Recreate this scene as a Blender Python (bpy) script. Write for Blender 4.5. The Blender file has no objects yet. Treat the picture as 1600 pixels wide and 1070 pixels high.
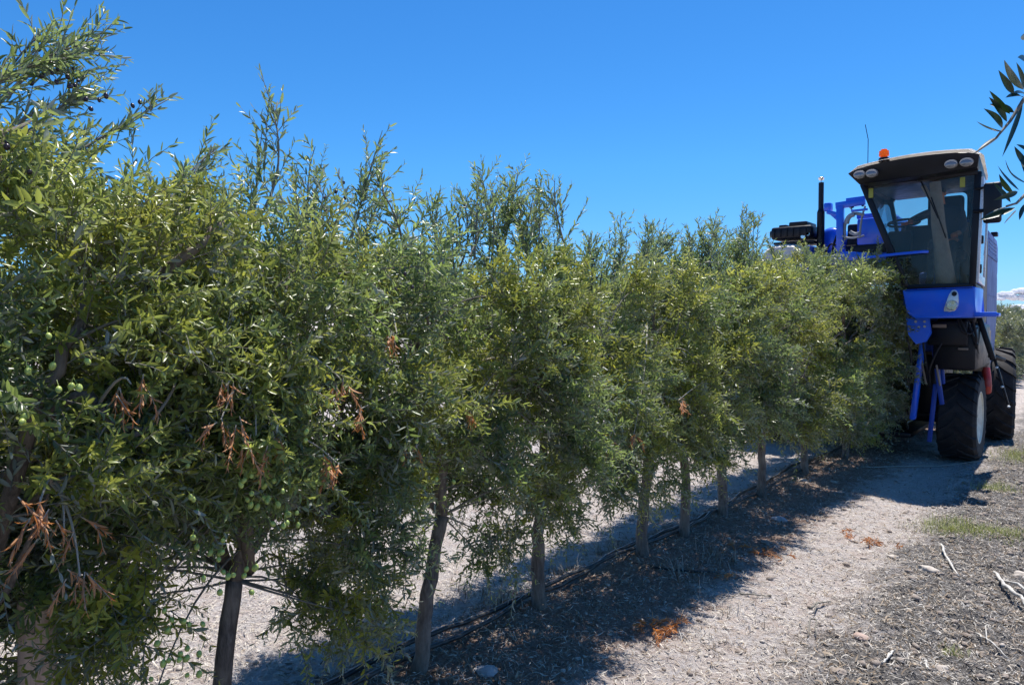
import bpy, bmesh, math, random
import numpy as np
from mathutils import Vector, Matrix

sc = bpy.context.scene
COL = sc.collection
rad = math.radians

# ------------------------------------------------------------------ camera
EYE = 1.75
YAW, PITCH, FPX = rad(38.8), rad(1.74), 1155.0
cam_d = bpy.data.cameras.new('camera')
cam = bpy.data.objects.new('camera', cam_d); COL.objects.link(cam)
cam.location = (0, 0, EYE)
cam.rotation_euler = (rad(90) - PITCH, 0, YAW)
cam_d.sensor_width = 36; cam_d.lens = FPX / 1600 * 36
cam_d.clip_start = 0.05; cam_d.clip_end = 9000
sc.camera = cam

# ------------------------------------------------------------------ sky, sun, exposure
SUN = Vector((-0.01, 0.33, 0.93)).normalized()          # direction towards the sun
SUN_EL = math.asin(SUN.z); SUN_AZ = math.atan2(SUN.x, SUN.y)
w = bpy.data.worlds.new("World"); sc.world = w; w.use_nodes = True
nt = w.node_tree; bg = nt.nodes['Background']
sky = nt.nodes.new('ShaderNodeTexSky'); sky.sky_type = 'NISHITA'; sky.sun_disc = False
sky.sun_elevation = SUN_EL; sky.sun_rotation = SUN_AZ
sky.altitude = 600; sky.air_density = 1.0; sky.dust_density = 0.15; sky.ozone_density = 3.0
hsv = nt.nodes.new('ShaderNodeHueSaturation'); hsv.inputs['Saturation'].default_value = 1.22
hsv.inputs['Hue'].default_value = 0.497
hsv.inputs['Value'].default_value = 1.0
tnt = nt.nodes.new('ShaderNodeMix'); tnt.data_type = 'RGBA'; tnt.blend_type = 'MULTIPLY'
tnt.inputs[0].default_value = 1.0; tnt.inputs[7].default_value = (0.39, 0.77, 1.0, 1)      # the deep polarised blue of the day
tc_ = nt.nodes.new('ShaderNodeTexCoord'); sx_ = nt.nodes.new('ShaderNodeSeparateXYZ'); nt.links.new(tc_.outputs['Generated'], sx_.inputs[0])
cr_ = nt.nodes.new('ShaderNodeValToRGB'); nt.links.new(sx_.outputs[2], cr_.inputs[0])
cr_.color_ramp.elements[0].position = 0.0; cr_.color_ramp.elements[0].color = (0.33, 0.55, 0.93, 1)
cr_.color_ramp.elements[1].position = 0.20; cr_.color_ramp.elements[1].color = (0.40, 0.75, 1.0, 1)
nt.links.new(cr_.outputs[0], tnt.inputs[7])
nt.links.new(sky.outputs[0], hsv.inputs['Color']); nt.links.new(hsv.outputs[0], tnt.inputs[6]); nt.links.new(tnt.outputs[2], bg.inputs[0])
bg.inputs[1].default_value = 0.118
sd = bpy.data.lights.new('sun', 'SUN'); sd.energy = 5.0; sd.angle = rad(0.53); sd.color = (1, 0.965, 0.905)
so = bpy.data.objects.new('sun', sd); COL.objects.link(so)
so.rotation_euler = SUN.to_track_quat('Z', 'Y').to_euler(); so.location = (0, 0, 30)
sc.view_settings.view_transform = 'Standard'; sc.view_settings.look = 'None'
sc.view_settings.exposure = 0.52; sc.view_settings.gamma = 1.0
sc.cycles.max_bounces = 8; sc.cycles.transparent_max_bounces = 12
sc.cycles.transmission_bounces = 6; sc.cycles.diffuse_bounces = 4

# ------------------------------------------------------------------ points from measured pixels
_R = (math.cos(YAW), math.sin(YAW), 0); _F0 = (-math.sin(YAW), math.cos(YAW), 0)
_F = (_F0[0]*math.cos(PITCH), _F0[1]*math.cos(PITCH), -math.sin(PITCH))
_U = (_F0[0]*math.sin(PITCH), _F0[1]*math.sin(PITCH), math.cos(PITCH))
def _ray(px, py):
    u = (px-800)/FPX; v = (535-py)/FPX
    return [_F[i] + u*_R[i] + v*_U[i] for i in range(3)]
def onY(px, py, Y):
    d = _ray(px, py); t = Y/d[1]; return (d[0]*t, Y, EYE + d[2]*t)
def onX(px, py, X):
    d = _ray(px, py); t = X/d[0]; return (X, d[1]*t, EYE + d[2]*t)
def onG(px, py, z=0.0):
    d = _ray(px, py); t = -(EYE-z)/d[2]; return (d[0]*t, d[1]*t, z)

# ------------------------------------------------------------------ materials
def newmat(name):
    m = bpy.data.materials.new(name); m.use_nodes = True
    n = m.node_tree; n.nodes.clear()
    out = n.nodes.new('ShaderNodeOutputMaterial')
    return m, n, out
def N(n, t, **kw):
    x = n.nodes.new(t)
    for k, v in kw.items():
        if k in x.inputs: x.inputs[k].default_value = v
        else: setattr(x, k, v)
    return x
def ramp(n, fac, stops, interp='LINEAR'):
    r = n.nodes.new('ShaderNodeValToRGB'); r.color_ramp.interpolation = interp
    el = r.color_ramp.elements
    el[0].position, el[0].color = stops[0][0], (*stops[0][1], 1)
    el[1].position, el[1].color = stops[1][0], (*stops[1][1], 1)
    for p, c in stops[2:]:
        e = el.new(p); e.color = (*c, 1)
    n.links.new(fac, r.inputs[0]); return r.outputs[0]
def mixc(n, fac, a, b, mode='MIX'):
    m = n.nodes.new('ShaderNodeMix'); m.data_type = 'RGBA'; m.blend_type = mode
    for s, v in ((0, fac), (6, a), (7, b)):
        if hasattr(v, 'links'): n.links.new(v, m.inputs[s])
        elif isinstance(v, (int, float)): m.inputs[s].default_value = v
        else: m.inputs[s].default_value = (*v, 1)
    return m.outputs[2]

def plain(name, col, rough=0.5, metal=0.0, dirt=0.25, dcol=(0.32, 0.27, 0.21), scale=6, bump=0.0, coat=0.0, spec=0.5, rvar=0.15):
    m, n, out = newmat(name)
    p = N(n, 'ShaderNodeBsdfPrincipled', Roughness=rough, Metallic=metal)
    p.inputs['Specular IOR Level'].default_value = spec
    p.inputs['Coat Weight'].default_value = coat
    g = N(n, 'ShaderNodeNewGeometry')
    t1 = N(n, 'ShaderNodeTexNoise', Scale=scale, Detail=8.0, Roughness=0.65)
    n.links.new(g.outputs['Position'], t1.inputs['Vector'])
    f = ramp(n, t1.outputs[0], [(0.42, (0, 0, 0)), (0.75, (dirt, dirt, dirt))])
    n.links.new(mixc(n, f, col, dcol), p.inputs['Base Color'])
    rr = ramp(n, t1.outputs[0], [(0.3, (max(rough-rvar, .03),)*3), (0.75, (min(rough+rvar, 1),)*3)])
    n.links.new(rr, p.inputs['Roughness'])
    if bump:
        b = N(n, 'ShaderNodeBump', Strength=bump, Distance=0.01)
        t2 = N(n, 'ShaderNodeTexNoise', Scale=scale*6, Detail=5.0)
        n.links.new(g.outputs['Position'], t2.inputs['Vector'])
        n.links.new(t2.outputs[0], b.inputs['Height']); n.links.new(b.outputs[0], p.inputs['Normal'])
    n.links.new(p.outputs[0], out.inputs[0]); return m

def leafmat(name, dark, light, under, trans, tw=0.35, rough=0.33, dusty=0.0):
    m, n, out = newmat(name)
    at = N(n, 'ShaderNodeAttribute', attribute_name='tone')
    at2 = N(n, 'ShaderNodeAttribute', attribute_name='warm')
    g = N(n, 'ShaderNodeNewGeometry')
    up = mixc(n, at.outputs['Fac'], dark, light)
    up = mixc(n, at2.outputs['Fac'], up, (0.33, 0.35, 0.05))
    c = mixc(n, g.outputs['Backfacing'], up, under)
    if dusty: c = mixc(n, dusty, c, (0.42, 0.40, 0.33))  # pale mix for leaf dust, also standing in for distance haze
    p = N(n, 'ShaderNodeBsdfPrincipled', Roughness=rough)
    p.inputs['Specular IOR Level'].default_value = 0.55
    n.links.new(c, p.inputs['Base Color'])
    tr = N(n, 'ShaderNodeBsdfTranslucent')
    tc = mixc(n, at2.outputs['Fac'], trans, (0.60, 0.58, 0.08))
    tc = mixc(n, at.outputs['Fac'], mixc(n, 0.5, tc, (0.02, 0.05, 0.01)), tc)
    n.links.new(tc, tr.inputs[0])
    mx = N(n, 'ShaderNodeMixShader'); mx.inputs[0].default_value = tw
    n.links.new(p.outputs[0], mx.inputs[1]); n.links.new(tr.outputs[0], mx.inputs[2])
    n.links.new(mx.outputs[0], out.inputs[0]); return m

M = {}
M['leaf'] = leafmat('olive_leaf', (0.050, 0.085, 0.040), (0.25, 0.31, 0.11), (0.38, 0.40, 0.36), (0.40, 0.52, 0.13), 0.44)
M['leaf_far'] = leafmat('dusty_hazed_olive_leaf', (0.07, 0.10, 0.05), (0.16, 0.19, 0.09), (0.30, 0.33, 0.28), (0.24, 0.30, 0.08), 0.30, dusty=0.5)
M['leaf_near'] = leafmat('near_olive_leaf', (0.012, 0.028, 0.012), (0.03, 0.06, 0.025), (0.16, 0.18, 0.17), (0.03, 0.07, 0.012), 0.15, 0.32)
M['dead'] = leafmat('dead_leaf', (0.42, 0.15, 0.05), (0.80, 0.36, 0.13), (0.62, 0.32, 0.16), (0.80, 0.28, 0.06), 0.40, 0.7)
M['dryleaf'] = leafmat('litter_leaf', (0.10, 0.065, 0.04), (0.40, 0.31, 0.22), (0.42, 0.38, 0.32), (0.25, 0.15, 0.06), 0.12, 0.8)
M['shred'] = leafmat('shredded_bark', (0.07, 0.06, 0.055), (0.46, 0.43, 0.40), (0.46, 0.43, 0.40), (0.2, 0.15, 0.1), 0.08, 0.8)
M['straw'] = leafmat('straw', (0.46, 0.39, 0.31), (0.74, 0.68, 0.60), (0.66, 0.61, 0.54), (0.4, 0.3, 0.15), 0.12, 0.75)
M['grass'] = leafmat('dry_grass', (0.16, 0.19, 0.05), (0.42, 0.42, 0.16), (0.42, 0.42, 0.18), (0.3, 0.35, 0.06), 0.3, 0.7)
M['twig'] = plain('twig_bark', (0.17, 0.15, 0.12), 0.75, dirt=0.6, dcol=(0.34, 0.31, 0.26), scale=25)
M['twig_pale'] = plain('dry_twig', (0.40, 0.36, 0.30), 0.8, dirt=0.5, dcol=(0.22, 0.17, 0.13), scale=25)

def barkmat(name, c0, c1, c2):
    m, n, out = newmat(name)
    p = N(n, 'ShaderNodeBsdfPrincipled', Roughness=0.85)
    g = N(n, 'ShaderNodeNewGeometry')
    mp = N(n, 'ShaderNodeMapping'); mp.inputs['Scale'].default_value = (1, 1, 0.22)
    n.links.new(g.outputs['Position'], mp.inputs[0])
    t = N(n, 'ShaderNodeTexNoise', Scale=55.0, Detail=8.0, Roughness=0.7, Distortion=0.4)
    n.links.new(mp.outputs[0], t.inputs['Vector'])
    t2 = N(n, 'ShaderNodeTexNoise', Scale=9.0, Detail=4.0); n.links.new(g.outputs['Position'], t2.inputs['Vector'])
    c = ramp(n, t.outputs[0], [(0.33, c0), (0.52, c1), (0.72, c2)])
    c = mixc(n, ramp(n, t2.outputs[0], [(0.45, (0, 0, 0)), (0.7, (0.6, 0.6, 0.6))]), c, (c2[0]*1.15, c2[1]*1.12, c2[2]*1.05))
    n.links.new(c, p.inputs['Base Color'])
    b = N(n, 'ShaderNodeBump', Strength=0.8, Distance=0.006); n.links.new(t.outputs[0], b.inputs['Height'])
    n.links.new(b.outputs[0], p.inputs['Normal']); n.links.new(p.outputs[0], out.inputs[0]); return m
M['bark'] = barkmat('olive_bark', (0.055, 0.043, 0.036), (0.15, 0.12, 0.10), (0.27, 0.225, 0.19))
M['post'] = barkmat('weathered_wood', (0.56, 0.36, 0.27), (0.74, 0.50, 0.38), (0.80, 0.58, 0.46))
M['deadwood'] = barkmat('bleached_wood', (0.30, 0.27, 0.24), (0.52, 0.49, 0.45), (0.68, 0.65, 0.60))

def olivemat(name, col, rough=0.35):
    m, n, out = newmat(name)
    p = N(n, 'ShaderNodeBsdfPrincipled', Roughness=rough)
    p.inputs['Subsurface Weight'].default_value = 0.15; p.inputs['Subsurface Radius'].default_value = (0.004, 0.006, 0.001)
    g = N(n, 'ShaderNodeNewGeometry'); t = N(n, 'ShaderNodeTexNoise', Scale=60.0, Detail=3.0)
    n.links.new(g.outputs['Position'], t.inputs['Vector'])
    n.links.new(ramp(n, t.outputs[0], [(0.35, tuple(c*0.75 for c in col)), (0.7, tuple(min(c*1.2, 1) for c in col))]), p.inputs['Base Color'])
    n.links.new(p.outputs[0], out.inputs[0]); return m
M['olive'] = olivemat('green_olive', (0.42, 0.50, 0.12), 0.42)
M['olive_ripe'] = olivemat('ripe_olive', (0.035, 0.02, 0.035), 0.3)

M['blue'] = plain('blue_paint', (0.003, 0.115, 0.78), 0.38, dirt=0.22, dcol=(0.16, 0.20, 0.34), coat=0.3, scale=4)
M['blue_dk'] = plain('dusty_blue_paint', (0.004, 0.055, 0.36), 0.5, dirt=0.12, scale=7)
M['black'] = plain('black_plastic', (0.004, 0.005, 0.010), 0.45, spec=0.3, dirt=0.03, dcol=(0.12, 0.11, 0.10), scale=9)
M['rubber'] = plain('tyre_rubber', (0.009, 0.009, 0.012), 0.85, dirt=0.6, dcol=(0.09, 0.076, 0.066), scale=8, bump=0.2)
M['silver'] = plain('silver_panel', (0.09, 0.14, 0.36), 0.6, spec=0.25, metal=0.0, dirt=0.45, dcol=(0.20, 0.19, 0.23), scale=5)
M['chrome'] = plain('polished_metal', (0.7, 0.7, 0.7), 0.2, metal=1.0, dirt=0.1, scale=20)
M['roofwhite'] = plain('dusty_white_roof', (0.70, 0.66, 0.60), 0.55, dirt=0.6, dcol=(0.48, 0.41, 0.34), scale=5)
M['boltsteel'] = plain('worn_steel', (0.40, 0.40, 0.42), 0.4, metal=0.6, dirt=0.3, scale=30)
M['tankgrey'] = plain('pale_grey_cover', (0.55, 0.53, 0.50), 0.6, dirt=0.7, dcol=(0.42, 0.36, 0.30), scale=6)
M['doorframe'] = plain('pale_door_frame', (0.60, 0.62, 0.66), 0.3, metal=0.2, dirt=0.3, scale=6)
M['lampgrey'] = plain('grey_lamp_glass', (0.20, 0.21, 0.23), 0.12, dirt=0.2, metal=0.3, scale=30)
M['beige'] = plain('dusty_beige_panel', (0.22, 0.17, 0.13), 0.7, dirt=0.5, dcol=(0.22, 0.17, 0.13), scale=8)
M['rim'] = plain('cream_rim', (0.72, 0.66, 0.52), 0.5, dirt=0.5, dcol=(0.35, 0.28, 0.2), scale=12)
M['red'] = plain('red_paint', (0.42, 0.02, 0.015), 0.45, dirt=0.3, scale=10)
M['seat'] = plain('dark_seat_fabric', (0.022, 0.022, 0.028), 0.9, dirt=0.25, dcol=(0.10, 0.09, 0.08), scale=14)
M['tan'] = plain('tan_reflection', (0.50, 0.38, 0.31), 0.8, dirt=0.6, dcol=(0.30, 0.21, 0.17), scale=12, bump=0.3)  # colour of the tan reflection modelled as a solid column
M['hose'] = plain('grey_hose', (0.30, 0.31, 0.33), 0.5, dirt=0.4, scale=20)
M['pipe'] = plain('black_drip_pipe', (0.018, 0.018, 0.020), 0.42, dirt=0.5, dcol=(0.20, 0.17, 0.14), scale=14)
M['mirrorglass'] = plain('mirror_glass', (0.75, 0.78, 0.8), 0.05, metal=1.0, dirt=0.05)
M['cloth'] = plain('dark_work_shirt', (0.03, 0.033, 0.05), 0.9, dirt=0.3, dcol=(0.07, 0.07, 0.08), scale=18)
M['trousers'] = plain('grey_trousers', (0.05, 0.05, 0.06), 0.9, dirt=0.3, scale=18)
M['skin'] = plain('skin', (0.80, 0.26, 0.10), 0.55, dirt=0.2, dcol=(0.32, 0.12, 0.07), scale=30)
M['hair'] = plain('dark_hair', (0.02, 0.015, 0.012), 0.6, dirt=0.2, scale=40)
M['yellow'] = plain('yellow_sticker', (0.26, 0.27, 0.03), 0.5, dirt=0.2, scale=20)
M['orange'] = plain('brightened_orange_hand', (0.95, 0.20, 0.03), 0.7, dirt=0.2, scale=30)  # bare hand colour, brightened to make up for the shade inside the cab
M['white'] = plain('white_plastic', (0.75, 0.75, 0.73), 0.4, dirt=0.2, scale=20)

def glassmat(name, tint, fac=0.86, rough=0.02):
    m, n, out = newmat(name)
    t = N(n, 'ShaderNodeBsdfTransparent'); t.inputs[0].default_value = (*tint, 1)
    gl = N(n, 'ShaderNodeBsdfGlossy', Roughness=rough); gl.inputs[0].default_value = (0.9, 0.93, 1, 1)
    fr = N(n, 'ShaderNodeFresnel', IOR=1.30)
    d = N(n, 'ShaderNodeBsdfDiffuse'); d.inputs[0].default_value = (0.45, 0.42, 0.38, 1)
    g = N(n, 'ShaderNodeNewGeometry'); tx = N(n, 'ShaderNodeTexNoise', Scale=3.5, Detail=6.0, Roughness=0.7)
    n.links.new(g.outputs['Position'], tx.inputs['Vector'])
    df = ramp(n, tx.outputs[0], [(0.4, (0.008,)*3), (0.75, (0.06,)*3)])
    m1 = N(n, 'ShaderNodeMixShader'); n.links.new(fr.outputs[0], m1.inputs[0]); n.links.new(t.outputs[0], m1.inputs[1]); n.links.new(gl.outputs[0], m1.inputs[2])
    m2 = N(n, 'ShaderNodeMixShader'); n.links.new(df, m2.inputs[0]); n.links.new(m1.outputs[0], m2.inputs[1]); n.links.new(d.outputs[0], m2.inputs[2])
    n.links.new(m2.outputs[0], out.inputs[0]); return m
M['glass'] = glassmat('dusty_tinted_glass', (0.80, 0.82, 0.78))
M['lens'] = plain('lamp_lens', (0.62, 0.64, 0.66), 0.18, dirt=0.3, metal=0.3, scale=30)
def ambermat():
    m, n, out = newmat('amber_lens')
    p = N(n, 'ShaderNodeBsdfPrincipled', Roughness=0.2); p.inputs['Base Color'].default_value = (0.95, 0.26, 0.01, 1)
    tr = N(n, 'ShaderNodeBsdfTranslucent'); tr.inputs[0].default_value = (1, 0.33, 0.02, 1)
    mx = N(n, 'ShaderNodeMixShader'); mx.inputs[0].default_value = 0.5
    n.links.new(p.outputs[0], mx.inputs[1]); n.links.new(tr.outputs[0], mx.inputs[2]); n.links.new(mx.outputs[0], out.inputs[0]); return m
M['amber'] = ambermat()

# ------------------------------------------------------------------ object helpers
def tag(o, label=None, cat=None, group=None, kind=None):
    if label: o['label'] = label
    if cat: o['category'] = cat
    if group: o['group'] = group
    if kind: o['kind'] = kind
    return o
def empty(name, loc, label, cat, group=None):
    o = bpy.data.objects.new(name, None); COL.objects.link(o); o.location = loc
    o.empty_display_size = 0.2
    return tag(o, label, cat, group)
def world_of(o):
    v = Vector((0, 0, 0))
    while o is not None: v += o.location; o = o.parent
    return v
def mkobj(name, V, Fq, mats, parent=None, attrs=None, matidx=None, smooth=False):
    """V (n,3) world coordinates, Fq list of int arrays (k,3)/(k,4) -> ONE mesh object"""
    V = np.asarray(V, dtype=np.float32).reshape(-1, 3)
    if parent is not None: V = V - np.array(world_of(parent), dtype=np.float32)
    me = bpy.data.meshes.new(name)
    groups = [np.asarray(f, dtype=np.int32) for f in Fq if len(f)]
    me.vertices.add(len(V)); me.vertices.foreach_set('co', V.ravel())
    nl = sum(g.size for g in groups); nf = sum(len(g) for g in groups)
    me.loops.add(nl); me.polygons.add(nf)
    me.loops.foreach_set('vertex_index', np.concatenate([g.ravel() for g in groups]))
    st, tot, s = [], [], 0
    for g in groups:
        k = g.shape[1]; st.append(np.arange(len(g))*k + s); tot.append(np.full(len(g), k)); s += g.size
    me.polygons.foreach_set('loop_start', np.concatenate(st).astype(np.int32))
    me.polygons.foreach_set('loop_total', np.concatenate(tot).astype(np.int32))
    if matidx is not None: me.polygons.foreach_set('material_index', np.concatenate(matidx).astype(np.int32))
    if smooth is not False:
        sm = np.ones(nf, bool) if smooth is True else np.concatenate(smooth)
        me.polygons.foreach_set('use_smooth', sm)
    for m in (mats if isinstance(mats, (list, tuple)) else [mats]): me.materials.append(m)
    if attrs:
        for k, a in attrs.items():
            at = me.attributes.new(k, 'FLOAT', 'FACE'); at.data.foreach_set('value', np.asarray(a, dtype=np.float32))
    me.update(calc_edges=True); me.validate()
    o = bpy.data.objects.new(name, me); COL.objects.link(o)
    if parent is not None: o.parent = parent
    return o

def tube_np(pts, radii, seg=8, cap=True, rough=0.0, rng=None):
    pts = np.asarray(pts, float); n = len(pts); radii = np.broadcast_to(np.asarray(radii, float), (n,))
    T = np.gradient(pts, axis=0); T /= np.linalg.norm(T, axis=1)[:, None] + 1e-9
    up = np.array([0, 0, 1.0]) if abs(T[0][2]) < 0.9 else np.array([1.0, 0, 0])
    u = np.cross(up, T[0]); u /= np.linalg.norm(u)
    V = []
    a = np.arange(seg)/seg*2*math.pi
    for i in range(n):
        u = u - T[i]*np.dot(u, T[i]); u /= np.linalg.norm(u) + 1e-9
        v = np.cross(T[i], u)
        r = radii[i]*(1 + (rng.normal(0, rough, seg) if rough else 0))
        V.append(pts[i] + (np.cos(a)*r)[:, None]*u + (np.sin(a)*r)[:, None]*v)
    V = np.concatenate(V)
    i = np.arange(n-1)[:, None]*seg; j = np.arange(seg)[None]; k = (j+1) % seg
    Fq = np.stack([i+j, i+k, i+seg+k, i+seg+j], -1).reshape(-1, 4)
    tris = np.zeros((0, 3), int)
    if cap:
        V = np.vstack([V, pts[0], pts[-1]]); c0, c1 = n*seg, n*seg+1
        jj = np.arange(seg); kk = (jj+1) % seg
        tris = np.vstack([np.stack([np.full(seg, c0), kk, jj], -1), np.stack([np.full(seg, c1), (n-1)*seg+jj, (n-1)*seg+kk], -1)])
    return V, Fq, tris
class Acc:
    """collects tubes / patches as numpy and builds one object"""
    def __init__(s): s.V = []; s.Q = []; s.T = []; s.n = 0
    def add(s, V, Q=None, T=None):
        s.V.append(V)
        if Q is not None and len(Q): s.Q.append(np.asarray(Q)+s.n)
        if T is not None and len(T): s.T.append(np.asarray(T)+s.n)
        s.n += len(V)
    def tube(s, pts, r, seg=8, cap=True, rough=0.0, rng=None): s.add(*tube_np(pts, r, seg, cap, rough, rng)); return s
    def obj(s, name, mat, parent=None, smooth=True):
        Fs = []
        if s.Q: Fs.append(np.vstack(s.Q))
        if s.T: Fs.append(np.vstack(s.T))
        return mkobj(name, np.vstack(s.V), Fs, mat, parent, smooth=smooth)

class BM:
    """bmesh builder in world coordinates"""
    def __init__(s): s.b = bmesh.new()
    def _new(s, ret_verts, bev, segs=2):
        if bev > 0:
            es = list({e for v in ret_verts for e in v.link_edges})
            bmesh.ops.bevel(s.b, geom=es, offset=bev, segments=segs, affect='EDGES', profile=0.5)
    def box(s, x0, x1, y0, y1, z0, z1, bev=0.01, segs=2):
        r = bmesh.ops.create_cube(s.b, size=1, matrix=Matrix.Translation(((x0+x1)/2, (y0+y1)/2, (z0+z1)/2)) @ Matrix.Diagonal((abs(x1-x0), abs(y1-y0), abs(z1-z0), 1)))
        s._new(r['verts'], bev, segs); return s
    def obox(s, c, size, rot=(0, 0, 0), bev=0.01):
        from mathutils import Euler
        m = Matrix.Translation(c) @ Euler(rot).to_matrix().to_4x4() @ Matrix.Diagonal((*size, 1))
        r = bmesh.ops.create_cube(s.b, size=1, matrix=m); s._new(r['verts'], bev); return s
    def bar(s, a, b, wx, wy, bev=0.006):
        a, b = Vector(a), Vector(b); d = b-a
        q = d.to_track_quat('Z', 'Y').to_matrix().to_4x4()
        r = bmesh.ops.create_cube(s.b, size=1, matrix=Matrix.Translation((a+b)/2) @ q @ Matrix.Diagonal((wx, wy, d.length, 1)))
        s._new(r['verts'], bev); return s
    def cyl(s, a, b, r1, r2=None, seg=20, bev=0.0):
        a, b = Vector(a), Vector(b); d = b-a; r2 = r1 if r2 is None else r2
        q = d.to_track_quat('Z', 'Y').to_matrix().to_4x4()
        r = bmesh.ops.create_cone(s.b, cap_ends=True, segments=seg, radius1=r1, radius2=r2, depth=d.length, matrix=Matrix.Translation((a+b)/2) @ q)
        if bev:
            es = [e for e in {e for v in r['verts'] for e in v.link_edges} if len(e.link_faces) == 2 and any(len(f.verts) > 4 for f in e.link_faces)]
            bmesh.ops.bevel(s.b, geom=es, offset=bev, segments=2, affect='EDGES')
        return s
    def ell(s, c, rx, ry, rz, seg=16):
        bmesh.ops.create_uvsphere(s.b, u_segments=seg, v_segments=seg//2+2, radius=1, matrix=Matrix.Translation(c) @ Matrix.Diagonal((rx, ry, rz, 1))); return s
    def prism(s, front, back, bev=0.0):
        """two matching polygons joined"""
        f = [s.b.verts.new(p) for p in front]; k = [s.b.verts.new(p) for p in back]; n = len(f)
        s.b.faces.new(f); s.b.faces.new(k[::-1])
        for i in range(n): s.b.faces.new((f[i], k[i], k[(i+1) % n], f[(i+1) % n]))
        s._new(f+k, bev); return s
    def tube(s, pts, r, seg=10):
        V, Q, T = tube_np(pts, r, seg)
        vs = [s.b.verts.new(v) for v in V]
        for q in list(Q)+list(T): s.b.faces.new([vs[i] for i in q])
        return s
    def obj(s, name, mat, parent=None, smooth=True, ang=35):
        bmesh.ops.recalc_face_normals(s.b, faces=s.b.faces)
        if parent is not None: bmesh.ops.translate(s.b, verts=s.b.verts, vec=-world_of(parent))
        me = bpy.data.meshes.new(name); s.b.to_mesh(me); s.b.free()
        me.materials.append(mat)
        if smooth:
            me.polygons.foreach_set('use_smooth', [True]*len(me.polygons))
            me.set_sharp_from_angle(angle=rad(ang))
        o = bpy.data.objects.new(name, me); COL.objects.link(o)
        if parent is not None: o.parent = parent
        return o

# ------------------------------------------------------------------ value noise for terrain
def vnoise(x, y, seed=0):
    xi = np.floor(x).astype(np.int64); yi = np.floor(y).astype(np.int64); xf = x-xi; yf = y-yi
    def h(a, b):
        v = (a*374761393 + b*668265263 + seed*1442695041) & 0xffffffff
        v = ((v ^ (v >> 13))*1274126177) & 0xffffffff
        return ((v ^ (v >> 16)) & 0xffff)/65535.0
    u = xf*xf*(3-2*xf); v = yf*yf*(3-2*yf)
    return (h(xi, yi)*(1-u)+h(xi+1, yi)*u)*(1-v)+(h(xi, yi+1)*(1-u)+h(xi+1, yi+1)*u)*v
def ground_z(x, y):
    x = np.asarray(x, float); y = np.asarray(y, float)
    fade = np.exp(-((np.hypot(x+2, y-6))/45)**2)
    z = 0.03*(vnoise(x*0.7, y*0.7, 3)-.5)
    rowd = np.abs(x+2.57)
    z = z + 0.045*np.exp(-(rowd/0.35)**2)
    mul = 1/(1+np.exp(-(x+1.05)/0.12))                      # rough mulch strip right of the track
    rough = 0.5 + 1.0*mul + 0.35*np.exp(-(rowd/0.5)**2)
    z = z + rough*(0.030*(vnoise(x*5, y*5, 5)-.5) + 0.020*(vnoise(x*13, y*13, 7)-.5) + 0.013*(vnoise(x*31, y*31, 9)-.5))
    z = z + 0.02*mul*vnoise(x*2.2, y*2.2, 15)
    z = z - 0.028*np.exp(-(np.abs(x+1.45+.05*np.sin(y*.8))/0.22)**4)
    return z*fade

def axis(fine0, fine1, step, far, g=1.12):
    a = list(np.arange(fine0, fine1, step)); s = step; v = a[-1]
    while v < far: s *= g; v += s; a.append(v)
    s = step; v = a[0]; b = []
    while v > -far: s *= g; v -= s; b.append(v)
    return np.array(b[::-1]+a)
ax = axis(-5.2, 0.7, 0.022, 4000); ay = axis(0.8, 12.0, 0.028, 4000)
GX, GY = np.meshgrid(ax, ay); GZ = ground_z(GX, GY)
nx, ny = len(ax), len(ay)
i = (np.arange(ny-1)[:, None]*nx + np.arange(nx-1)[None]).ravel()
gq = np.stack([i, i+1, i+nx+1, i+nx], -1)

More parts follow.
